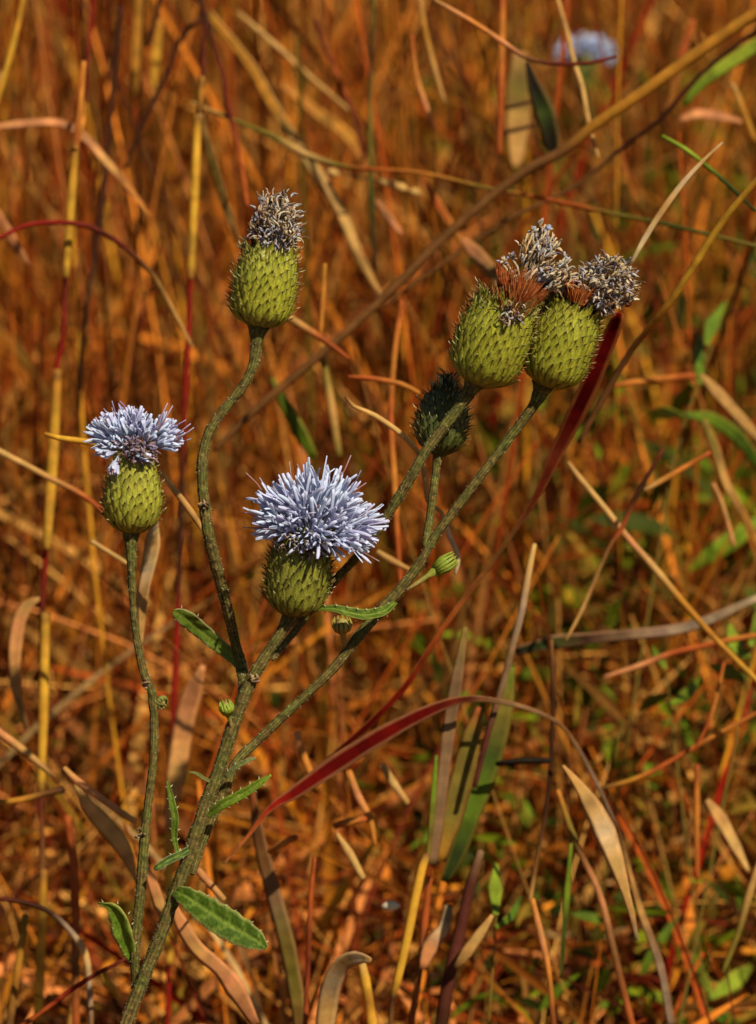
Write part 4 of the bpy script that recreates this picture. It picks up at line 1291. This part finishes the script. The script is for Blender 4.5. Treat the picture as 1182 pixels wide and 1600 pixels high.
h3 = involucre((852, 603), (895, 488), 53, 210, 'spent head with a heavy grey floret mass leaning outward', tilt=.12, dd=.004)
pappus(h3, 200, .0085, .3, UP * .2 - RT * .25, RUST, rad=.6)
pappus(h3, 150, .0062, 1.3, UP * .2 + BK * .2, RUST, base=at(903, 462, -.0050), rad=.38)
withered(h3, (944, 446, .0), 47, 44, 360, r=.00028, grav=.25, stick=.12)

# the large open blue flower
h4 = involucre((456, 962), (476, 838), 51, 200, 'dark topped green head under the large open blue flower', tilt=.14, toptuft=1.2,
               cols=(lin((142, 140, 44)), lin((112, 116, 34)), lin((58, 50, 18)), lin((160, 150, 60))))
BLUE = lin((208, 220, 238))
LIL = lin((204, 196, 222))


def bloom(h, origin, n, elev, Lr, side_bias=None, name='florets', dirs=None, **kw):
    mb = MB()
    O = at(*origin)
    for j in range(n):
        if dirs:
            dx, dy, dz, L = dirs[j % len(dirs)]
            d = RT * (dx + rng.uniform(-.12, .12)) + UP * (dy + rng.uniform(-.12, .12)) + BK * (dz + rng.uniform(-.3, .3))
            L = L * SC * rng.uniform(.68, .90)
        else:
            ph = j * 2.39996
            th = math.radians(elev * ((j + .5) / n) ** .55)
            rad = h['u'] * math.cos(ph) + h['v'] * math.sin(ph)
            d = h['a'] * math.cos(th) + rad * math.sin(th)
            L = (Lr[0] + (Lr[1] - Lr[0]) * (th / math.radians(elev)) ** 1.3) * SC * rng.uniform(.72, 1.12)
        o = O + h['a'] * .0 + d.normalized() * .002
        if not dirs:
            o = O + rad * math.sin(th) * h['top'] * .55
        floret(mb, o, d, L, h['u'] if abs(d.normalized().dot(h['u'])) < .9 else h['v'], jit(mix(BLUE, LIL, rng.random() * .5), .08), lin((176, 176, 190)),
               style=rng.uniform(.1, .28) if rng.random() < .22 else 0, **kw)
    return mb.build(name, M_PETAL, h['body'], ROOT0)


bloom(h4, (488, 834, 0), 135, 88, (117, 78), lobe=.46, spread=.85, wl=.00112, droop=.06, lobes=5)
withered(h4, (480, 850, -.008), 44, 16, 60, r=.0003, grav=.5, stick=.1, cols=WCOL[:4] + [lin((70, 52, 40))] * 4)

# the small flattened blue flower
PF5 = [(0, .22), (.03, .45), (.08, .68), (.16, .86), (.28, .96), (.42, 1.0), (.58, .95), (.72, .86), (.85, .76), (.95, .68), (1.0, .64)]
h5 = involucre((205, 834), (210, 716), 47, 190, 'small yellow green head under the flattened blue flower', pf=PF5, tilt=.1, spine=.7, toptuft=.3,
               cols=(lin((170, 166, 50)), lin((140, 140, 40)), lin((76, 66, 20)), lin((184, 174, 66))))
dirs5 = [(-.75, .62, .1, 94), (-.85, .5, .2, 88), (-.6, .75, .3, 84), (-.5, .8, -.1, 82), (-.3, .9, .2, 72), (-.05, 1, .2, 78), (.1, 1, -.1, 72), (.05, .9, .5, 60), (.3, .9, .3, 66), (.8, .45, .1, 84), (.9, .35, .3, 80),
         (.75, .55, -.2, 86), (.9, .25, .2, 76), (-.85, .35, .4, 62), (-.6, .5, .7, 60), (.5, .6, .6, 62), (-.2, .7, -.6, 84), (.5, .6, -.6, 84), (.6, .75, .1, 84)]
bloom(h5, (212, 710, 0), 72, 90, (80, 80), dirs=dirs5, lobe=.46, spread=.8, wl=.00112)
bloom(h5, (190, 704, -.006), 4, 90, (50, 50), dirs=[(-.25, -.95, .5, 44), (-.5, -.2, .6, 50), (.75, -.1, .6, 50), (-.35, -.8, .5, 40)], name='florets', lobe=.55, spread=.3, wl=.0013)
withered(h5, (218, 706, -.007), 24, 14, 60, r=.00042, grav=.1, stick=.0, cols=[lin((150, 128, 130)), lin((120, 96, 90)), lin((136, 120, 140))])
mb = MB()
for (px, py, ex, ey) in ((232, 690, 262, 630), (236, 692, 270, 634), (262, 690, 298, 662), (268, 694, 303, 668)):
    a_, b_ = at(px, py, -.004), at(ex, ey, -.006)
    tube(mb, [a_, a_.lerp(b_, .5), b_], [.00028, .00025, .00018], [lin((190, 150, 130)), lin((150, 96, 100)), lin((190, 170, 190))], 5)
mb.build('style', M_PETAL, h5['body'], ROOT0)

# spiny bud in the shade of the paired heads
PF6 = [(0, .2), (.05, .5), (.12, .75), (.25, .95), (.42, 1.0), (.6, .95), (.75, .82), (.88, .6), (.97, .3), (1.0, .12)]
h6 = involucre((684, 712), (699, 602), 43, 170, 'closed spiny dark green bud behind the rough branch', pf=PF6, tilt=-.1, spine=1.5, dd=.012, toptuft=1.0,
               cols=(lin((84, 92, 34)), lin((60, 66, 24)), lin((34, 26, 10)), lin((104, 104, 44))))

# ------------------------------------------------------------------ distant blue flower
dA = at(913, 88, .62)
r_ = Vector((dA.x + .01, dA.y + .03, 0))
droot = empty('distant_flower', r_)
tag(droot, 'blurred pale blue thistle flower far beyond in the upper grass', 'flower')
mb = MB()
P, _ = smooth_path([dA - UP * .004, dA.lerp(r_, .4) + RT * .004, r_], None, .01)
tube(mb, P, [.0016] * len(P), [lin((96, 96, 44))] * len(P), 8)
mb.build('stem', M_STEM, droot, r_)
mb = MB()
tube(mb, [dA - UP * .016, dA - UP * .012, dA - UP * .006, dA], [.002, .004, .005, .004], [lin((120, 124, 44))] * 4, 14, ribs=7)
hb = mb.build('flower_head', M_BRACT, droot, r_)
mb = MB()
for j in range(46):
    ph = j * 2.39996
    th = math.radians(85 * ((j + .5) / 46) ** .5)
    d = UP * math.cos(th) * .75 + (RT * math.cos(ph) + BK * math.sin(ph)) * math.sin(th)
    floret(mb, dA - UP * .001, d, .0112 + .0042 * (th / 1.5), RT if abs(d.x) < .8 else BK, BLUE, LIL, lobe=.5, spread=.4, wl=.0013)
mb.build('florets', M_PETAL, hb, r_)
